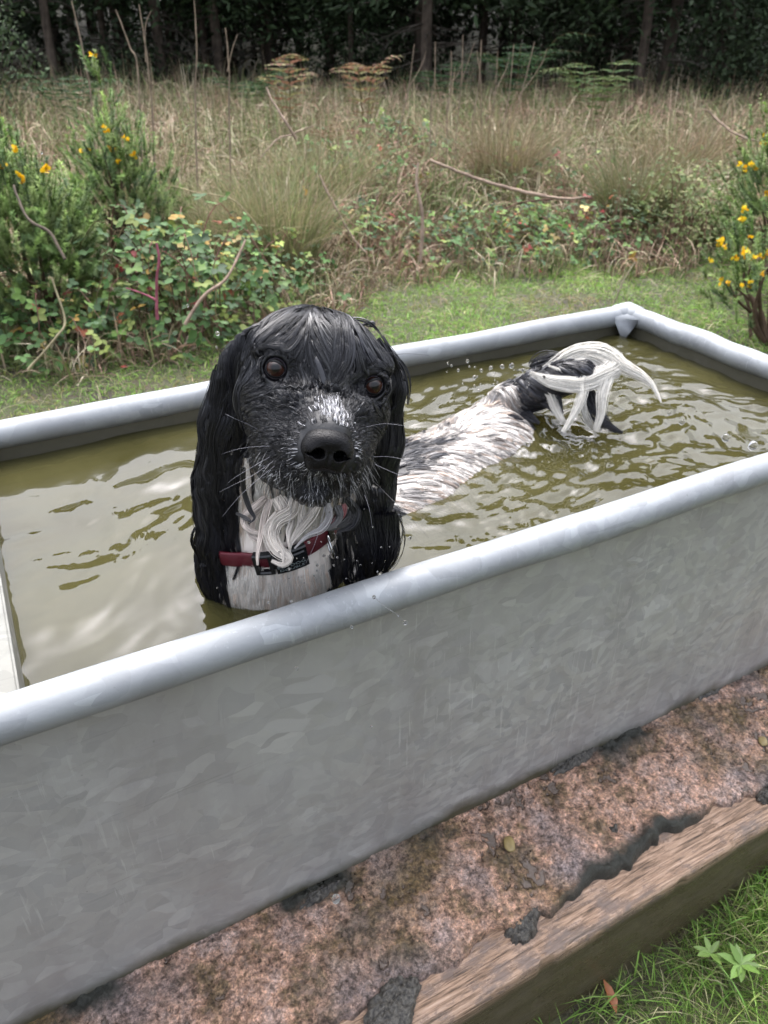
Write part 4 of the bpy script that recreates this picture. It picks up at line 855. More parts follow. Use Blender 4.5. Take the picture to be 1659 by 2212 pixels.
hd_ = is_headlike(W2L(BV)) & (BV[:, 0] < .4) & (W2L(BV)[:, 1] > -92); skin[hd_] = BLK*.5*(1-.25*wa[hd_][:, None])+.12*wa[hd_][:, None]**2
def furmat(name, rough, coat=.0, spec=.5):
    m, t, b = M(name); a = N(t, 'ShaderNodeAttribute', attribute_name='col'); t.links.new(a.outputs['Color'], b.inputs['Base Color'])
    b.inputs['Roughness'].default_value = rough; b.inputs['Specular IOR Level'].default_value = spec; b.inputs['Coat Weight'].default_value = coat; b.inputs['Coat Roughness'].default_value = .15
    n = noise(t, 320, 3, vec=coords(t)); bump(t, b, n.outputs['Fac'], .35, .001); return m
FUR = furmat('wet_fur', .36, .25, .5); SKIN = furmat('wet_skin', .42, 0, .4)
DB = np.array([.24, .70, TZ]); dog = empty('dog', DB); tag(dog, 'wet black and white spaniel standing in the trough, looking up at the camera', 'dog')
mb = MB(); mb.add(BV, BQ, C=skin); mb.build('body', SKIN, dog, origin=DB)
# ---- fur growing along the surface
NOSE = np.array([0, -36, 104.])
def flow(P, seed=0):
    q = W2L(P); x, y, z = q.T; wz = P[:, 2]; wv = lambda f, o: vn(q*f+o)
    crown = nrm(q-np.array([2, 62, -66])); crown[:, 1] -= .25; sg = np.sign(x)
    crown[:, 0] += .45*wv(.022, 1); crown[:, 1] += .2*wv(.03, 5); crown[:, 0] += np.where(z > 25, -sg*.25*sstep(30, 8, np.abs(x)), 0)+sg*.8*sstep(14, 36, np.abs(x))*sstep(12, 26, y)*sstep(0, 20, z)
    muz = nrm(q-NOSE+[0, 6, 0]); muz[:, 1] -= .35*sstep(0, -25, y); muz[:, 2] -= .25; muz[:, 1] += .2*wv(.06, 3)
    mk = sstep(52, 72, z-.5*np.maximum(y, -10))[:, None]; ck = sstep(4, -14, y)[:, None]
    chk = np.stack([sg*.35, -.55+0*x, -.8+0*x], -1)+.3*np.stack([wv(.04, 7), wv(.04, 9), 0*x], -1)
    d = crown*(1-ck)+chk*ck; d = nrm(d)*(1-mk)+muz*mk
    for s_ in (-1, 1):                                          # sweep round the eyes
        e = q-EYE[s_]; r = np.linalg.norm(e, axis=1)[:, None]; k_ = np.exp(-((r-13)/9)**2); d = d*(1-.75*k_)+.75*k_*nrm(e*[1, 1, .2]+[s_*4, -2, 0])
    ear = ((np.abs(x) > 60) & (z < 30) | (y < -105)); dn = np.stack([.30*wv(.045, 11), -1+0*x, .2*wv(.045, 13)], -1)
    d = np.where(ear[:, None] & (y < 38)[:, None], dn, d); d = d@HM.T
    d = np.where((y < -95)[:, None], nrm(np.stack([.25*vn(P*45), .25*vn(P*45+7), -1+0*x], -1)), d)
    back = (P[:, 0] > .32) & (P[:, 1] > .66) & (wz < .66) & ((P[:, 0]-.32)*.9+(P[:, 1]-.7) > .03)
    side = np.clip((P[:, 1]-(.735+(P[:, 0]-.3)*.42))*8, -1, 1)
    bd = np.stack([.8+.35*vn(P*24), .25+.9*side+.35*vn(P*24+5), -.5+0*x], -1); d = np.where(back[:, None], nrm(bd), d)
    tl = (P[:, 0] > .74) | ((P[:, 0] > .70) & (wz > .53)); td = nrm(TAIL[4]-TAIL[0])*.7+[0, 0, -.8]+.4*np.stack([vn(P*20), vn(P*20+3), 0*x], -1)
    return np.where(tl[:, None], td, d)
def grow(roots, L, K, lift, stick=.85, seed=0, gravity=0):
    p = roots.copy(); out = [p.copy()]; ups = [grad(p)]; st = (L/(K-1))[:, None]
    for k in range(1, K):
        n = grad(p); d = flow(p, seed); d[:, 2] -= gravity; d = nrm(d-n*(d*n).sum(-1, keepdims=True)*.95); p = p+d*st
        s = sdf(p); n = grad(p); hk = lift*(1 if k < K-1 else .7); p = p-n*((s-hk)*np.where(s < hk, 1, stick))[:, None]; out.append(p.copy()); ups.append(n)
    return np.stack(out, 1), np.stack(ups, 1)
def coat(name, mask, n, L, core, kids, spread, lift, K=9, lv=.35, colfn=None, kr=.35, seed=0, gravity=0, parent=None, wave=0.):
    idx = np.flatnonzero(mask & near); pick_ = rng.choice(idx, n); r = BV[pick_]+rng.normal(0, .0015, (n, 3)); r -= grad(r)*sdf(r)[:, None]
    P, U_ = grow(r, L*np.exp(rng.normal(0, lv, n)), K, lift, seed=seed, gravity=gravity)
    s = np.linspace(0, 1, K); S_ = nrm(np.cross(np.gradient(P, axis=1), U_))
    if wave: P = P+S_*(wave*np.sin(s[None]*rng.uniform(6, 11, (n, 1))+rng.uniform(0, 6, (n, 1)))*s[None])[..., None]
    ok = np.linalg.norm(np.diff(P, axis=1), axis=-1).max(1) < 2.6*L/(K-1); P, U_, S_, r = P[ok], U_[ok], S_[ok], r[ok]; n = len(P)
    P = P+U_*(.0012*np.sin(np.pi*s)*rng.uniform(0, 1.6, (n, 1)))[..., None]
    C = colfn(r, n); mb = MB()
    if core > 0:
        Rr = core*np.exp(rng.normal(0, .3, (n, 1)))*(.35+.65*np.sin(np.pi*np.clip(s*.8+.18, 0, 1)))[None]*(1-s[None]**3*.85)
        V, Q = tubes(P, Rr, 6, up=U_, flat=.45); mb.add(V, Q, C=rep(C*.9, K*6))
    if kids:
        m_ = n*kids; off = rng.normal(0, 1, (n, kids, 2)); tp = (1-s**1.2*.8)[None, None, :, None]
        PP = P[:, None]+(S_[:, None]*off[:, :, 0][:, :, None, None]+U_[:, None]*np.abs(off[:, :, 1])[:, :, None, None]*.35)*spread*tp
        PP = PP+S_[:, None]*(spread*.6*np.sin(s*5+rng.uniform(0, 6, (n, kids, 1)))*s)[..., None]
        PP = PP.reshape(m_, K, 3); Rk = kr*.001*np.exp(rng.normal(0, .25, (m_, 1)))*(1-s[None]**2*.8)
        ck_ = (colfn(PP[:, 0], m_) if name == 'face_fur' else np.repeat(C, kids, 0))*np.exp(rng.normal(0, .15, (m_, 1))); V, Q = tubes(PP, Rk, 3, up=np.repeat(U_, kids, 0)); mb.add(V, Q, C=rep(ck_, K*3))
    return mb.build(name, FUR, parent or dog, origin=DB)
q = W2L(BV); x, y, z = q.T
headm = (y > -92) & (BV[:, 0] < .37) & (BV[:, 1] < .73); eye_d = np.minimum(np.linalg.norm(q-EYE[-1], axis=1), np.linalg.norm(q-EYE[1], axis=1))
nose_d = np.linalg.norm((q-[0, -36, 112])/[25, 21, 20], axis=1)
earm = (((x < -60) | (x > 62)) & (z < 26) & (y < 42) | ((y < -95) & ((x < -52) & (z < -30) & (y > -310) & (BV[:, 1] > .60) | (x > 76)))) & (BV[:, 0] < .40) & (BV[:, 1] < .74)
face = headm & ~earm & (eye_d > 12.6) & (nose_d > 1.02) & (z < 112)
def blackcol(r, n): return BLK*np.exp(rng.normal(0, .3, (n, 1)))
def facecol(r, n):
    wv = white_amt(r); k = rng.random(n) < np.clip(wv*.8, 0, 1); C = BLK*np.exp(rng.normal(0, .3, (n, 1))); C[k] = np.array([.46, .46, .48])*np.exp(rng.normal(0, .45, (k.sum(), 1))); return C
def whitecol(r, n):
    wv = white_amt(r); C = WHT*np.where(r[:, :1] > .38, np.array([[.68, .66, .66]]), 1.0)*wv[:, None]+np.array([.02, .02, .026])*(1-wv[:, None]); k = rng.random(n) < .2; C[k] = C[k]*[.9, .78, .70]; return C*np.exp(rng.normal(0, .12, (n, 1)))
top = face & ((y > -8) | (z < 40)) & (z < 66)
coat('crown_fur', top & (z-.3*y < 57) & (eye_d > 15.5), 620, .058, .0014, 26, .0014, .0010, K=15, colfn=blackcol, kr=.24, wave=.0022)
coat('crown_fur', top & (z-.3*y < 60) & (eye_d > 14), 1500, .028, .0006, 8, .0010, .0006, K=8, colfn=blackcol, kr=.22)
coat('face_fur', face & ~(top & (y > 22)), 5200, .0085, 0, 7, .0012, .0005, K=6, colfn=facecol, kr=.21)
coat('cheek_fur', face & ~(top & (y > 22)) & (nose_d > 1.9) & (eye_d > 17), 1000, .013, .0007, 7, .0009, .0006, K=7, colfn=blackcol, kr=.22)
for sd_e, ne in ((-1, 1), (1, 1)):
    em = earm & (x*sd_e > 0)
    coat('ear_fur', em, 230, .075, .0020, 46, .0022, .0020, K=20, colfn=blackcol, kr=.26, wave=.0045, gravity=.25)
    coat('ear_underfur', em, 420, .050, .0012, 12, .0014, .0008, K=14, colfn=blackcol, kr=.28, wave=.003, gravity=.25)
chest = (y < -96) & ~earm & (BV[:, 0] < .37) & (BV[:, 1] < .80) & (BV[:, 2] > .485) & (np.abs((BV-np.array([.236, .692, .597]))@nrm(np.cross(np.array([.93, -.28, -.22]), np.array([.15, .95, .22])))) > .016)
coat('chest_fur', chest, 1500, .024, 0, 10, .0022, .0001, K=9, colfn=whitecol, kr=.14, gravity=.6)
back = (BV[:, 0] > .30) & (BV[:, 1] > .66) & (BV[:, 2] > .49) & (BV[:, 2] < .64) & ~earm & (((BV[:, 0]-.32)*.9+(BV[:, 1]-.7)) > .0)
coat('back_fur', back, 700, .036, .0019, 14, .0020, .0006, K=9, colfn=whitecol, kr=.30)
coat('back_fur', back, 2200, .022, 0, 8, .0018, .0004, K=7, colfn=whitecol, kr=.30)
tailm = ((BV[:, 0] > .72) & (BV[:, 2] > .49))
coat('tail_fur', tailm, 420, .050, .0034, 14, .0026, .0016, K=10, colfn=lambda r, n: BLK*1.6*np.exp(rng.normal(0, .3, (n, 1))), kr=.4)
# ---- hand-laid locks
def lock(mb, pts, n, sp0, sp1, r, C, K=22, wob=.45, cr_=None, cv=.24, order=None):
    G = curve_pts(pts, K); s = np.linspace(0, 1, K); T = nrm(np.gradient(G, axis=0)); ref = nrm(np.cross(T, CFW)); bn = np.cross(T, ref)
    w_ = (sp0*(1-s)+sp1*s)*(.55+.45*np.sin(np.pi*np.clip(s*1.1, 0, 1))); a = rng.normal(0, .5, n); b_ = rng.normal(0, .5, n)
    P = G[None]+(ref[None]*(a[:, None]+wob*np.sin(s[None]*4+rng.uniform(0, 6, (n, 1))))[..., None]+bn[None]*(b_*.55)[:, None, None])*w_[None, :, None]
    cut = rng.uniform(.8, 1.03, n); P = G[0]+(P-G[0]) if False else P
    Rr = r*np.exp(rng.normal(0, .25, (n, 1)))*(1-(s[None]*1.0)**3*.85); V, Q = tubes(P, Rr, 4); C = np.asarray(C)*np.exp(rng.normal(0, cv, (n, 1))); mb.add(V, Q, C=rep(C, K*4))
    if cr_:
        V, Q = tubes(G[None], (cr_*(.5+.5*np.sin(np.pi*np.clip(s*1.1, 0, 1)))*(1-s**4*.9))[None], 8, up=np.tile(bn[None], (1, 1, 1)), flat=.5); mb.add(V, Q, C=np.asarray(C)[0]*.9)
def ZP(zx, zy, d): return PX(398.2+zx*.33, 630.4+zy*.33, d)
mb = MB()                                  # pale curls under the chin
W1 = np.array([.58, .53, .48]); W2 = np.array([.48, .42, .38]); G1 = np.array([.22, .21, .21])
CR_ = [([(600, 1350, .74), (640, 1440, .735), (560, 1560, .73), (600, 1680, .725), (680, 1740, .722), (640, 1785, .722), (570, 1760, .722)], 117, 0.0066, 0.0020, W1),
       ([(720, 1340, .735), (700, 1430, .73), (600, 1500, .73), (580, 1600, .727), (640, 1700, .722), (650, 1770, .72)], 117, 0.0066, 0.0020, W1),
       ([(540, 1350, .75), (480, 1400, .745), (400, 1470, .742), (400, 1540, .738), (480, 1580, .735), (560, 1560, .735)], 78, 0.0050, 0.0015, W2),
       ([(560, 1360, .75), (540, 1430, .745), (520, 1520, .74), (500, 1620, .73), (480, 1720, .725), (480, 1790, .722)], 71, 0.0039, 0.0015, W2),
       ([(480, 1420, .75), (440, 1500, .745), (440, 1590, .74), (500, 1640, .735), (520, 1700, .73)], 65, 0.0044, 0.0015, W2),
       ([(880, 1370, .735), (830, 1460, .735), (760, 1550, .732), (700, 1640, .728), (690, 1700, .725)], 71, 0.0044, 0.0015, W1*.9),
       ([(930, 1380, .74), (950, 1460, .74), (900, 1550, .735), (800, 1600, .73), (720, 1680, .725)], 65, 0.0039, 0.0010, G1*1.6),
       ([(780, 1360, .735), (760, 1430, .735), (760, 1520, .735), (720, 1600, .73), (690, 1660, .727)], 65, 0.0044, 0.0015, W1*.95),
       ([(640, 1350, .74), (680, 1420, .738), (700, 1500, .735), (680, 1580, .73), (690, 1680, .724)], 58, 0.0044, 0.0015, W1),
       ([(1000, 1400, .745), (1020, 1470, .745), (960, 1540, .74), (860, 1570, .735)], 65, 0.0039, 0.0010, G1*.5),
       ([(1100, 1400, .75), (1080, 1480, .75), (1020, 1530, .745), (940, 1560, .74)], 78, 0.0050, 0.0015, G1*.12),
       ([(1060, 1350, .74), (1120, 1440, .75), (1090, 1530, .75), (1000, 1570, .745)], 78, 0.0050, 0.0015, BLK)]
for pts, n, s0, s1, C in CR_: lock(mb, [ZP(*p) for p in pts], n, s0, s1, .00042, C, K=26)
mb.build('throat_curls', FUR, dog, origin=DB)
mb = MB()                                  # tail plume
TD = 1.19
PW = np.array([.74, .71, .65]); PL = [
 ([(1180, 790, 1.20), (1240, 752, 1.18), (1300, 745, 1.17), (1345, 775, 1.16), (1385, 798, 1.16), (1410, 830, 1.16), (1428, 865, 1.16)], 90, .020, .002, PW),
 ([(1235, 760, 1.19), (1290, 750, 1.17), (1330, 770, 1.165), (1310, 800, 1.16), (1260, 820, 1.16), (1200, 815, 1.16), (1150, 803, 1.165)], 120, .022, .005, PW),
 ([(1220, 765, 1.19), (1270, 755, 1.17), (1310, 775, 1.165), (1300, 810, 1.16), (1250, 830, 1.16), (1190, 825, 1.16), (1145, 800, 1.165)], 100, .018, .005, PW*.85),
 ([(1210, 770, 1.19), (1260, 765, 1.17), (1290, 790, 1.165), (1262, 815, 1.16), (1258, 850, 1.16), (1240, 890, 1.165), (1216, 930, 1.17)], 90, .012, .006, PW),
 ([(1250, 765, 1.18), (1300, 770, 1.17), (1310, 810, 1.16), (1300, 850, 1.16), (1298, 890, 1.165), (1286, 928, 1.17)], 90, .011, .007, PW),
 ([(1215, 765, 1.19), (1255, 750, 1.175), (1300, 752, 1.17), (1330, 790, 1.165), (1290, 800, 1.16), (1230, 790, 1.165), (1185, 776, 1.17)], 90, .020, .002, PW*.92),
 ([(1160, 830, 1.20), (1185, 845, 1.19), (1200, 880, 1.185), (1215, 905, 1.18), (1230, 912, 1.18)], 60, .010, .004, PW*.75),
 ([(1260, 850, 1.17), (1262, 885, 1.17), (1275, 912, 1.175), (1300, 925, 1.18)], 50, .007, .004, PW*.7)]
for pts, n, s0, s1, C in PL: lock(mb, [PX(p[0], p[1]+(14 if p[1] < 800 else 4), p[2]) for p in pts], int(n*2.2), s0*.72, s1*.8, .00036, C, K=30, wob=.5, cv=.22)
TBl = [([(1100, 865, 1.24), (1140, 855, 1.22), (1180, 870, 1.2), (1205, 900, 1.19)], 60), ([(1080, 880, 1.25), (1110, 885, 1.23), (1140, 900, 1.22), (1165, 915, 1.21)], 60), ([(1180, 810, 1.21), (1215, 800, 1.19), (1250, 815, 1.18), (1290, 870, 1.18), (1310, 920, 1.18)], 50),
       ([(1130, 830, 1.23), (1170, 835, 1.2), (1200, 855, 1.19), (1215, 895, 1.19)], 60), ([(1270, 850, 1.18), (1285, 890, 1.18), (1310, 918, 1.18), (1345, 935, 1.19)], 50), ([(1150, 800, 1.22), (1190, 778, 1.2), (1230, 768, 1.185)], 60)]
for pts, n in TBl: lock(mb, [PX(*p) for p in pts], n*2, .016, .003, .0005, BLK*1.6, K=18, cv=.4)
mb.build('tail_plume', FUR, dog, origin=DB)
mb = MB()                                  # ear tips and long side locks
for pts, n, s0, s1 in [([(200, 1750, .83), (220, 1880, .845), (215, 1960, .855), (222, 2020, .862)], 120, 0.0110, 0.0012), ([(280, 1600, .81), (260, 1750, .83), (230, 1880, .845), (215, 1985, .86)], 90, 0.0099, 0.0016),
      ([(1180, 1420, .76), (1200, 1560, .78), (1215, 1700, .80), (1200, 1860, .825)], 110, 0.0077, 0.0040), ([(1350, 1450, .765), (1370, 1600, .785), (1345, 1750, .81), (1300, 1850, .825)], 120, 0.0110, 0.0048), ([(1280, 1450, .77), (1300, 1600, .79), (1290, 1750, .81), (1250, 1860, .83)], 100, 0.0077, 0.0040),
      ([(1130, 1480, .765), (1150, 1600, .78), (1180, 1700, .80), (1170, 1850, .82)], 60, 0.0044, 0.0024),
      ([(385, 1150, .70), (390, 1300, .71), (430, 1420, .715), (460, 1480, .716), (420, 1520, .716)], 40, 0.0033, 0.0004), ([(340, 1450, .745), (400, 1480, .735), (430, 1500, .73), (380, 1490, .735)], 12, 0.0017, 0.0004),
      ([(1310, 330, .70), (1380, 430, .705), (1440, 510, .71), (1470, 620, .715), (1462, 740, .72)], 14, 0.0033, 0.0016), ([(1280, 300, .70), (1350, 420, .70), (1400, 520, .71), (1430, 640, .715)], 26, 0.0055, 0.0024),
      ([(1130, 230, .69), (1190, 205, .69), (1240, 200, .69), (1225, 225, .69), (1180, 218, .69)], 10, 0.0017, 0.0004), ([(1050, 200, .68), (1120, 180, .685), (1200, 200, .685), (1260, 240, .69), (1300, 300, .69)], 8, 0.0028, 0.0012)]:
    mb = MB(); lock(mb, [ZP(*p) for p in pts], n, s0, s1, .00045, BLK, K=20); mb.build('hair_lock', FUR, dog, origin=DB)
mb = MB()                                  # whiskers and stray lip hairs
WH = [((1190, 885, .625), (1290, 865, .61), (1380, 868, .60), (1480, 885, .60)), ((1240, 1080, .62), (1340, 1080, .60), (1440, 1100, .59), (1600, 1150, .59)), ((1250, 1130, .62), (1360, 1180, .60), (1440, 1210, .59)), ((1240, 1240, .63), (1340, 1340, .61), (1450, 1450, .6), (1600, 1610, .60)),
      ((560, 1010, .62), (450, 1015, .61), (350, 1030, .60), (250, 1060, .60)), ((560, 1080, .62), (440, 1150, .60), (340, 1210, .59), (280, 1255, .59)), ((580, 1110, .62), (450, 1200, .60), (330, 1260, .59), (230, 1310, .59)), ((590, 1140, .62), (480, 1230, .6), (360, 1340, .59), (250, 1470, .59)),
      ((480, 900, .64), (400, 860, .63), (330, 830, .62), (270, 800, .62)), ((920, 1410, .63), (890, 1530, .625), (850, 1660, .62), (795, 1775, .62)), ((1180, 1330, .64), (1210, 1420, .63), (1230, 1540, .63)), ((700, 1400, .64), (690, 1500, .63), (650, 1570, .63)), ((600, 300, .68), (560, 170, .67), (500, 60, .66), (470, 0, .65)),
      ((1330, 420, .70), (1450, 405, .69), (1600, 415, .69)), ((1190, 430, .68), (1290, 400, .67), (1380, 400, .67))]
for i, wv in enumerate(WH):
    mb = MB(); G = curve_pts([ZP(*p) for p in wv], 20); V, Q = tubes(G[None], np.linspace(.00022, .00008, 20)[None], 4); mb.add(V, Q, C=(.13, .13, .15) if i not in (12, 13, 14, 3) else BLK); mb.build('whisker', FUR, dog, origin=DB)
mb = MB()
m_ = 300; idx = rng.choice(np.flatnonzero(face & (y < -52) & (z > 40)), m_); r = BV[idx]; K = 8; s = np.linspace(0, 1, K)
d = nrm(BN[idx]*.9+np.array([0, 0, -.8])+rng.normal(0, .3, (m_, 3))); L = rng.uniform(.006, .016, m_); G = r[:, None]+d[:, None]*(L[:, None]*s)[..., None]+np.array([0, 0, -1.])*(L[:, None]*.3*s**2)[..., None]
V, Q = tubes(G, np.linspace(.00022, .00007, K)[None], 3); C = np.where(rng.random((m_, 1)) < .4, .28, .012)*np.ones((1, 3)); mb.add(V, Q, C=rep(C, K*3)); mb.build('lip_hair', FUR, dog, origin=DB)
# ---- eyes
m, t, b = M('eyeball'); tcn = t.nodes.new('ShaderNodeTexCoord'); sx = N(t, 'ShaderNodeVectorMath', operation='DISTANCE'); t.links.new(tcn.outputs['Object'], sx.inputs[0]); sx.inputs[1].default_value = (0, 0, .0112)
n1 = noise(t, 900, 3, vec=tcn.outputs['Object']); cc = ramp(t, math_(t, 'MULTIPLY', sx.outputs['Value'], 63.), [(0, (.001, .001, .001)), (.24, (.001, .001, .001)), (.29, (.016, .006, .004)), (.52, (.038, .014, .009)), (.60, (.006, .003, .003)), (.67, (.20, .18, .21)), (1, (.2, .16, .18))])
t.links.new(cc.outputs[0], b.inputs['Base Color']); b.inputs['Roughness'].default_value = .2; b.inputs['Specular IOR Level'].default_value = .2; b.inputs['Coat Weight'].default_value = .5; b.inputs['Coat Roughness'].default_value = .01; b.inputs['Coat IOR'].default_value = 1.45; EYEM = m
m, t, b = M('eyelid_skin'); b.inputs['Base Color'].default_value = (.004, .004, .005, 1); b.inputs['Specular IOR Level'].default_value = .25; b.inputs['Roughness'].default_value = .5; n = noise(t, 500, 3, vec=coords(t)); bump(t, b, n.outputs['Fac'], .4, .001); LIDM = m
for s_ in (-1, 1):
    c = L2W(EYE[s_]); g = nrm(np.array([s_*.16+(.06), .12, 1.]))@HM.T; gz_ = nrm(.55*g+.45*nrm(CAM-c)+np.array([0, 0, .10])); 
    r_ = .0094; up_ = HM[:, 1]; xx = nrm(np.cross(up_, gz_)); yy = np.cross(gz_, xx); Rm = np.stack([xx, yy, gz_], 1)
    u_, v_ = np.linspace(0, np.pi, 40), np.linspace(0, 2*np.pi, 49)[:-1]; U_, V_ = np.meshgrid(u_, v_, indexing='ij'); S = np.stack([np.sin(U_)*np.cos(V_), np.sin(U_)*np.sin(V_), np.cos(U_)], -1)*r_
    S = S*(1+.05*np.exp(-(U_/.5)**2))[..., None]; idx = np.arange(40*48).reshape(40, 48); j = (np.arange(48)+1) % 48
    mb = MB(); mb.add(S.reshape(-1, 3), np.stack([idx[:-1], idx[1:], idx[1:][:, j], idx[:-1][:, j]], -1).reshape(-1, 4))
    o = mb.build('eye', EYEM, dog, color=False)
    from mathutils import Matrix
    o.matrix_local = Matrix([[*Rm[0], c[0]-DB[0]], [*Rm[1], c[1]-DB[1]], [*Rm[2], c[2]-DB[2]], [0, 0, 0, 1]])
    # lids: almond opening about the outward axis
    ga = nrm(nrm(np.array([s_*.20, .10, 1.]))@HM.T); xa = nrm(np.cross(up_, ga))*1.0; ya = np.cross(ga, xa); rt_ = s_*.28; xa, ya = xa*math.cos(rt_)+ya*math.sin(rt_), ya*math.cos(rt_)-xa*math.sin(rt_); nf, nr = 64, 14; ph = np.arange(nf)*2*np.pi/nf; t_ = np.linspace(0, 1, nr)
    open_ = 1/np.sqrt((np.cos(ph)/.97)**2+(np.sin(ph)/np.where(np.sin(ph) > 0, .58, .66))**2); open_ = open_+.10*np.exp(-((np.cos(ph-(np.pi if s_ > 0 else 0)-.35*(-s_)))-1)**2/.02)
    TH = open_[:, None]+(1.42-open_[:, None])*t_[None]; rr = r_*(1.015+.05*np.sin(np.pi*np.clip(t_*1.8, 0, 1))+.06*np.exp(-((np.sin(ph)[:, None]-1)/.5)**2)*np.sin(np.pi*np.clip(t_*2, 0, 1))-.16*t_**2)+0*TH; rr[:, 0] = r_*.99
    D = ga*np.cos(TH)[..., None]+(xa*np.cos(ph)[:, None, None]+ya*np.sin(ph)[:, None, None])*np.sin(TH)[..., None]; Vv = c+D*rr[..., None]; idx = np.arange(nf*nr).reshape(nf, nr); j = (np.arange(nf)+1) % nf
    mb = MB(); mb.add(Vv.reshape(-1, 3), np.stack([idx[:, :-1], idx[:, 1:], idx[j][:, 1:], idx[j][:, :-1]], -1).reshape(-1, 4)); mb.build('eyelid', LIDM, dog, origin=DB, color=False)
# ---- nose leather, its own fine surface
m, t, b = M('nose_leather'); co = coords(t); v = N(t, 'ShaderNodeTexVoronoi', Scale=900); t.links.new(co, v.inputs['Vector']); b.inputs['Base Color'].default_value = (.006, .0055, .006, 1); b.inputs['Roughness'].default_value = .24; b.inputs['Specular IOR Level'].default_value = .16
bump(t, b, v.outputs['Distance'], .5, .0006); 
def nose_sdf(p):
    p = (np.asarray(p)-[0, -31, 106])/[.90, .94, 1.]+[0, -31, 106]; q = p; ax_ = np.abs(q[..., 0])
    def E_(c, r, qq=q): k = (qq-np.array(c))/np.array(r); k0 = np.linalg.norm(k, axis=-1); return k0*(k0-1)/np.maximum(np.linalg.norm(k/np.array(r), axis=-1), 1e-6)
    qa = np.stack([ax_, q[..., 1], q[..., 2]], -1); sm = lambda a, b_, k: np.minimum(a, b_)-np.maximum(k-np.abs(a-b_), 0)**2/k*.25; sx_ = lambda a, b_, k: np.maximum(a, -b_)+np.maximum(k-np.abs(a+b_), 0)**2/k*.25
    d = E_((0, -23, 106), (20, 10.5, 15)); d = sm(d, E_((13, -31, 108), (11.5, 11.5, 12.5), qa), 5); d = sm(d, E_((0, -37, 110), (12, 13, 11)), 5)
    d = sm(d, E_((9.5, -43, 107), (10.5, 9.5, 11), qa), 4)
    d = sx_(d, E_((9.8, -33, 120), (5.9, 4.9, 32), qa), 1.4)          # nostril
    d = sx_(d, E_((16, -34.5, 116), (4.5, 1.5, 7), qa), 1.5)      # side slit
    g = np.maximum(ax_-.35, 0)*1.0+np.maximum(q[..., 1]+30, 0)*1-0; d = sx_(d, np.sqrt(ax_**2+np.maximum(q[..., 1]+32, 0)**2+(q[..., 2]-122)**2*.6)-2.2+0*d, 1.6)
    return d
gx = np.arange(-29, 29.1, .8); gy = np.arange(-54, -8, .8); gzz = np.arange(88, 128, .8)
NV, NQ = surfnet(gx, gy, gzz, nose_sdf, blk=1000 if False else 16)
mb = MB(); mb.add(L2W(NV-[0, 6, 0]), NQ); mb.build('nose', m, dog, origin=DB, color=False)
# ------------------------------------------------------------------ collar
m, t, b = M('burgundy_webbing'); wv = N(t, 'ShaderNodeTexWave', Scale=420); wv.bands_direction = 'Z'; t.links.new(coords(t), wv.inputs['Vector']); b.inputs['Base Color'].default_value = (.11, .006, .016, 1); b.inputs['Roughness'].default_value = .45; bump(t, b, wv.outputs['Fac'], .4, .0006); WEB = m
m, t, b = M('black_plastic'); b.inputs['Base Color'].default_value = (.008, .009, .011, 1); b.inputs['Roughness'].default_value = .25; n = noise(t, 200, 3, vec=coords(t)); bump(t, b, n.outputs['Fac'], .12, .001); PLA = m
m, t, b = M('steel_ring'); b.inputs['Base Color'].default_value = (.5, .5, .5, 1); b.inputs['Metallic'].default_value = 1; b.inputs['Roughness'].default_value = .16; RING = m
m, t, b = M('grey_print'); b.inputs['Base Color'].default_value = (.16, .19, .19, 1); b.inputs['Roughness'].default_value = .5; PRT = m
CO = np.array([.236, .692, .594]); cn = None
pl, pr_ = ZP(330, 1765, .775), ZP(1085, 1575, .79)
cxa = nrm(pr_-pl); cback = nrm(np.array([.15, .95, .22])); cn = nrm(np.cross(cxa, cback)); cback = np.cross(cn, cxa)
def ring_pt(a, off, dz):                    # cast from axis to the skin
    d = cxa*np.cos(a)[:, None]-cback*np.sin(a)[:, None]; lo = np.full(len(a), .01); c = CO+cn*dz
    tt = lo.copy()
    for _ in range(40): tt = tt-sdf(c+d*tt[:, None])*.8
    return c+d*(np.minimum(tt, .095)+off)[:, None], d
na = 160; aa = np.arange(na)*2*np.pi/na; rows = []; prof = [(.0005, -.0105), (.0032, -.0108), (.0042, -.009), (.0042, .009), (.0032, .0108), (.0005, .0105)]
R0, D0 = ring_pt(aa, 0, 0); rad0 = np.linalg.norm(R0-CO, axis=1); ker = np.ones(15)/15; rad0 = np.convolve(np.r_[rad0[-7:], rad0, rad0[:7]], ker, 'valid')+.0025
for o_, dz in prof: rows.append(CO+D0*(rad0+o_)[:, None]+cn*dz)
Vv = np.stack(rows, 1); idx = np.arange(na*6).reshape(na, 6); j = (np.arange(na)+1) % na; k6 = (np.arange(6)+1) % 6
Q = np.stack([idx, idx[:, k6], idx[j][:, k6], idx[j]], -1).reshape(-1, 4)
collar = empty('dog_collar', CO); tag(collar, 'burgundy webbing collar with black plastic buckle round the neck of the dog', 'collar')
mb = MB(); mb.add(Vv.reshape(-1, 3), Q); mb.build('strap', WEB, collar, smooth=True, origin=CO, color=False)
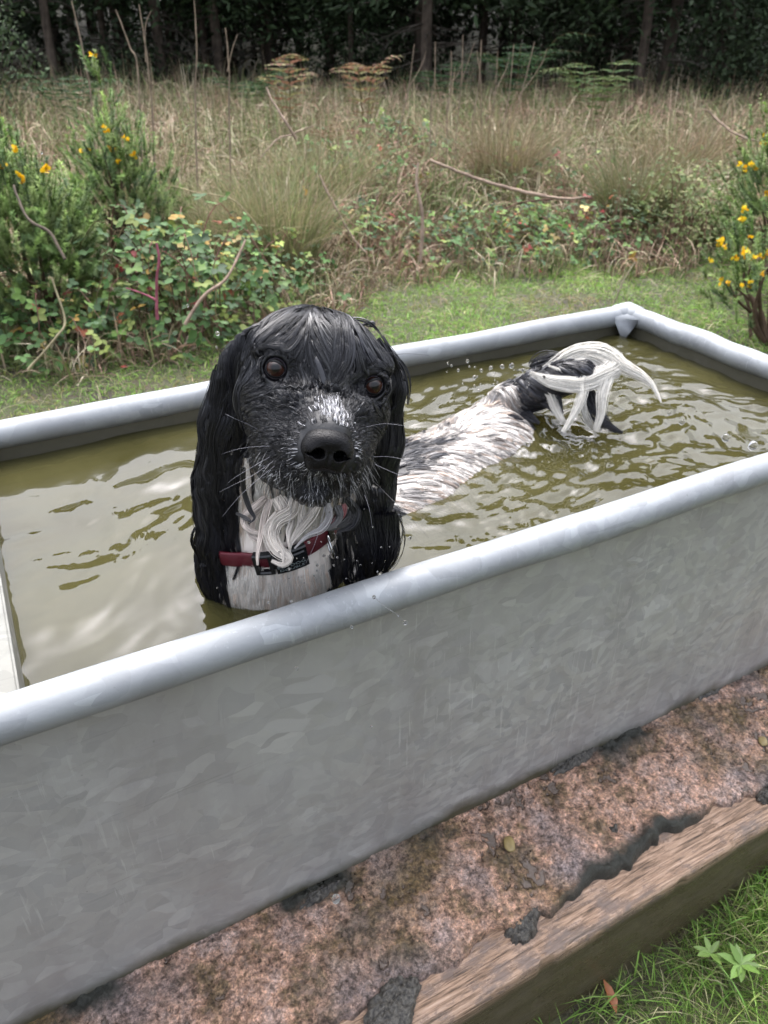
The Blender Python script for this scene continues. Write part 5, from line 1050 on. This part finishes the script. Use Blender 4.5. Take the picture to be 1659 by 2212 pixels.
def curved_box(mb, a0, a1, z0, z1, o0, o1, n=14, taper=0):
    A_ = np.linspace(a0, a1, n); D = cxa*np.cos(A_)[:, None]-cback*np.sin(A_)[:, None]; rr_ = np.interp(A_ % (2*np.pi), np.r_[aa, 2*np.pi], np.r_[rad0, rad0[0]])
    e = np.minimum(1, np.minimum(A_-a0, a1-A_)/(abs(a1-a0)*.06)+.55)*1.0
    P = np.stack([CO+D*(rr_+o)[:, None]+cn*(z_*(1 if not taper else e))[:, None] if not np.isscalar(z_) else CO+D*(rr_+o)[:, None]+cn*z_ for o, z_ in ((o0, z0), (o1-.0015, z0), (o1, z0+.0015), (o1, z1-.0015), (o1-.0015, z1), (o0, z1))], 1)
    idx = np.arange(n*6).reshape(n, 6); k6 = (np.arange(6)+1) % 6; mb.add(P.reshape(-1, 3), np.stack([idx[:-1], idx[:-1][:, k6], idx[1:][:, k6], idx[1:]], -1).reshape(-1, 4))
    for e_ in (0, n-1): mb.add(P[e_], [[0, 1, 2, 3], [0, 3, 4, 5]])
def ang(p): d = p-CO; return math.atan2(-(d@cback), d@cxa)
aL, aR = ang(ZP(375, 1790, .76)), ang(ZP(845, 1740, .77))
if aL < aR: aL += 2*math.pi
mb = MB(); sp_ = (aL-aR)
curved_box(mb, aR, aR+sp_*.62, -.0165, .0155, .003, .0105, 20); curved_box(mb, aR+sp_*.66, aR+sp_*.73, -.0165, .0155, .003, .0100, 6); curved_box(mb, aR+sp_*.93, aL, -.0165, .0155, .003, .0100, 6)
curved_box(mb, aR+sp_*.72, aR+sp_*.94, .0105, .0155, .003, .0100, 8); curved_box(mb, aR+sp_*.72, aR+sp_*.94, -.0165, -.0115, .003, .0100, 8); curved_box(mb, aR+sp_*.05, aR+sp_*.55, -.0125, .0105, .010, .0118, 16); curved_box(mb, aR+sp_*.60, aR+sp_*.68, -.010, .010, .003, .0085, 6)
bk = mb.build('buckle', PLA, collar, smooth=False, origin=CO, color=False)
def text_mesh(body, size):
    cu = bpy.data.curves.new('t', 'FONT'); cu.body = body; cu.size = size; cu.extrude = .0001; cu.align_x = 'CENTER'; cu.space_character = 1.05
    ob = bpy.data.objects.new('t', cu); COL.objects.link(ob); dg = bpy.context.evaluated_depsgraph_get(); me = bpy.data.meshes.new_from_object(ob.evaluated_get(dg)); bpy.data.objects.remove(ob); return me
for txt, dz, sz in (('EZYDOG', -.0052, .0052), ('DOUBLE', -.0106, .0048)):
    me = text_mesh(txt, sz); a_c = aR+sp_*.33; co_ = np.array([v.co[:] for v in me.vertices]); ra_ = float(np.interp(a_c % (2*np.pi), np.r_[aa, 2*np.pi], np.r_[rad0, rad0[0]]))+.0121
    A_ = a_c-co_[:, 0]*1.45/ra_; rr_ = np.interp(A_ % (2*np.pi), np.r_[aa, 2*np.pi], np.r_[rad0, rad0[0]])+.0120
    D = cxa*np.cos(A_)[:, None]-cback*np.sin(A_)[:, None]; P = D*(rr_+co_[:, 2])[:, None]+cn*(co_[:, 1]+dz)[:, None]
    for v, p in zip(me.vertices, P): v.co = p
    me.materials.append(PRT); o = bpy.data.objects.new('lettering', me); COL.objects.link(o); o.parent = bk
aD = ang(ZP(1045, 1560, .775)); rD = float(np.interp(aD % (2*np.pi), np.r_[aa, 2*np.pi], np.r_[rad0, rad0[0]])); Dd = cxa*math.cos(aD)-cback*math.sin(aD); c0 = CO+Dd*(rD+.006)
th = np.linspace(0, 2*np.pi, 41)[:-1]; tang = nrm(np.cross(Dd, cn)); dn_ = nrm(np.array([0, 0, -1.])*1.0+Dd*.25); sd_ = nrm(nrm(np.array([0, 0, 0.])+Dd*.9+tang*.45)); rc = c0+dn_*.010
Rg = rc+dn_*np.cos(th)[:, None]*.0125+sd_*np.sin(th)[:, None]*.0085; Pq = np.r_[Rg, Rg[:2]]; mb = MB(); V, Q = tubes(Pq[None], np.full((1, 42), .0015), 10, up=nrm(np.cross(dn_, sd_))); mb.add(V, Q); mb.build('ring', RING, collar, origin=CO, color=False)
mb = MB(); curved_box(mb, aD-.14, aD-.04, -.012, .012, .003, .0065, 5); mb.build('keeper', PLA, collar, smooth=False, origin=CO, color=False)
# ------------------------------------------------------------------ flying drops
m, t, b = M('water_drop'); b.inputs['Transmission Weight'].default_value = 1; b.inputs['Roughness'].default_value = 0; b.inputs['IOR'].default_value = 1.33; DROP = m
bpy_me = None
def drop(p, r, label, st=1.15):
    global bpy_me
    if bpy_me is None:
        u_, v_ = np.linspace(0, np.pi, 14), np.arange(20)*2*np.pi/20; U_, V_ = np.meshgrid(u_, v_, indexing='ij'); S = np.stack([np.sin(U_)*np.cos(V_), np.sin(U_)*np.sin(V_), np.cos(U_)], -1); idx = np.arange(280).reshape(14, 20); j = (np.arange(20)+1) % 20
        mb = MB(); mb.add(S.reshape(-1, 3), np.stack([idx[:-1], idx[1:], idx[1:][:, j], idx[:-1][:, j]], -1).reshape(-1, 4)); o = mb.build('water_drop', DROP, color=False); bpy_me = o.data
    else: o = bpy.data.objects.new('water_drop', bpy_me); COL.objects.link(o)
    o.location = [float(a) for a in p]; o.scale = (r, r, r*st); o.rotation_euler = (rng.uniform(-.5, .5), rng.uniform(-.5, .5), 0); tag(o, label, 'water drop', 'water drops flying around the dog'); return o
DL = 'small clear water drop flying near the dog and trough'
DR = [(815, 1640, 8, .66), (622, 1705, 6, .67), (870, 1790, 8, .68), (868, 1825, 5, .68), (850, 1858, 5, .68), (686, 1815, 7, .67), (978, 1790, 5, .68), (1048, 1752, 4, .68), (1130, 1760, 3, .68), (1290, 1672, 5, .69), (1345, 1668, 3, .69), (1476, 1610, 9, .70), (884, 1582, 5, .66), (896, 1636, 4, .66), (950, 1443, 5, .64), (1060, 1878, 4, .7), (685, 1875, 4, .7), (785, 1905, 3, .7), (1265, 1832, 4, .7), (1230, 1775, 3, .7), (1152, 1788, 4, .7), (1000, 1738, 5, .68), (735, 1745, 4, .67), (780, 1740, 3, .67), (552, 2035, 6, .70), (698, 2028, 6, .70), (214, 1938, 4, .75), (1235, 1540, 4, .68), (1178, 1420, 3, .66), (990, 1542, 4, .67), (980, 1582, 4, .67), (845, 1540, 3, .66), (222, 272, 6, .75), (210, 360, 6, .75), (1136, 497, 4, .66)]
for zx, zy, r, d in DR: drop(ZP(zx, zy, d), r*.33/CF*d*1.25, DL)
for X_, Y_, r, d in [(641, 1444, 3.5, .7), (803, 1570, 3.0, .7), (726, 1942, 7.5, .62), (760, 1354, 3, .72), (628, 1300, 3, .75), (1150, 1400, 2, .8), (1568, 946, 7, 1.0), (1626, 962, 8.5, .95), (1473, 912, 5, 1.05), (1446, 893, 3.5, 1.05), (1290, 1080, 3.5, .95), (1395, 1085, 3, .95), (1145, 1435, 1.8, .8), (700, 1200, 3, .7), (1110, 955, 3, 1.1), (1140, 960, 4, 1.1), (470, 720, 4, .8), (405, 660, 2.5, .8), (90, 330, 2, .8), (1010, 780, 3, 1.15), (1040, 800, 3, 1.15), (1060, 795, 3.5, 1.15), (1085, 792, 4, 1.15), (1105, 790, 4.5, 1.15), (1130, 800, 3, 1.15), (990, 800, 2.5, 1.15), (1025, 815, 3.5, 1.15), (975, 790, 2, 1.15)]:
    drop(PX(X_, Y_, d), r/CF*d*1.2, DL)
for k_ in range(26):
    X_, Y_ = rng.uniform(960, 1180), rng.uniform(770, 835); drop(PX(X_, Y_+(1180-X_)*.06, 1.16), rng.uniform(1.2, 2.8)/CF*1.16, DL)
o1 = drop(PX(808, 1290, .70), 4.2/CF*.7, 'topmost drop of the water thread over the near rim'); o2 = drop(PX(875, 1345, .70), 5/CF*.7, 'lowest, largest drop of the water thread over the near rim'); o3 = drop(PX(860, 1330, .70), 2.6/CF*.7, 'small drop inside the water thread over the near rim')
G = curve_pts([PX(808, 1290, .70), PX(832, 1310, .70), PX(858, 1328, .70), PX(875, 1345, .70)], 20); V, Q = tubes(G[None], np.full((1, 20), .00035), 6); mb = MB(); mb.add(V, Q); o = mb.build('water_thread', DROP, color=False, origin=G[0]); tag(o, 'thin string of water stretched between flying drops in front of the near rim', 'water thread')

# ------------------------------------------------------------------ weeds and fallen leaves in the near grass
WEED = mat_attr('weed_leaf', .45, .4, .25)
def rosette(c, n, L, label, col):
    c = np.asarray(c, float); az = np.arange(n)*2*np.pi/n+rng.uniform(-.3, .3, n); D = np.stack([np.cos(az), np.sin(az), rng.uniform(.15, .6, n)], -1)
    mb = MB(); leaves(mb, np.repeat(c[None], n, 0), D, np.tile([0, 0, 1.], (n, 1)), L*rng.uniform(.7, 1.1, n), pick([col], n, var=.15), .55); o = mb.build('weed', WEED, origin=c); tag(o, label, 'weed')
rosette(onz(1600, 2085, GZ+.05), 8, .036, 'broad leaved light green weed in the grass beside the timber', (.13, .22, .05))
rosette(onz(1535, 2060, GZ+.045), 6, .028, 'small broad leaved weed nearest the timber edging', (.14, .22, .055))
mb = MB(); c = onz(1332, 2190, GZ+.012); leaves(mb, c[None], np.array([[.3, 1, .2]]), np.array([[.3, -.2, 1.]]), np.array([.045]), np.array([[.33, .12, .05]]), .5); o = mb.build('fallen_leaf', WEED, origin=c); tag(o, 'orange brown fallen leaf on the mud at the bottom right', 'leaf')
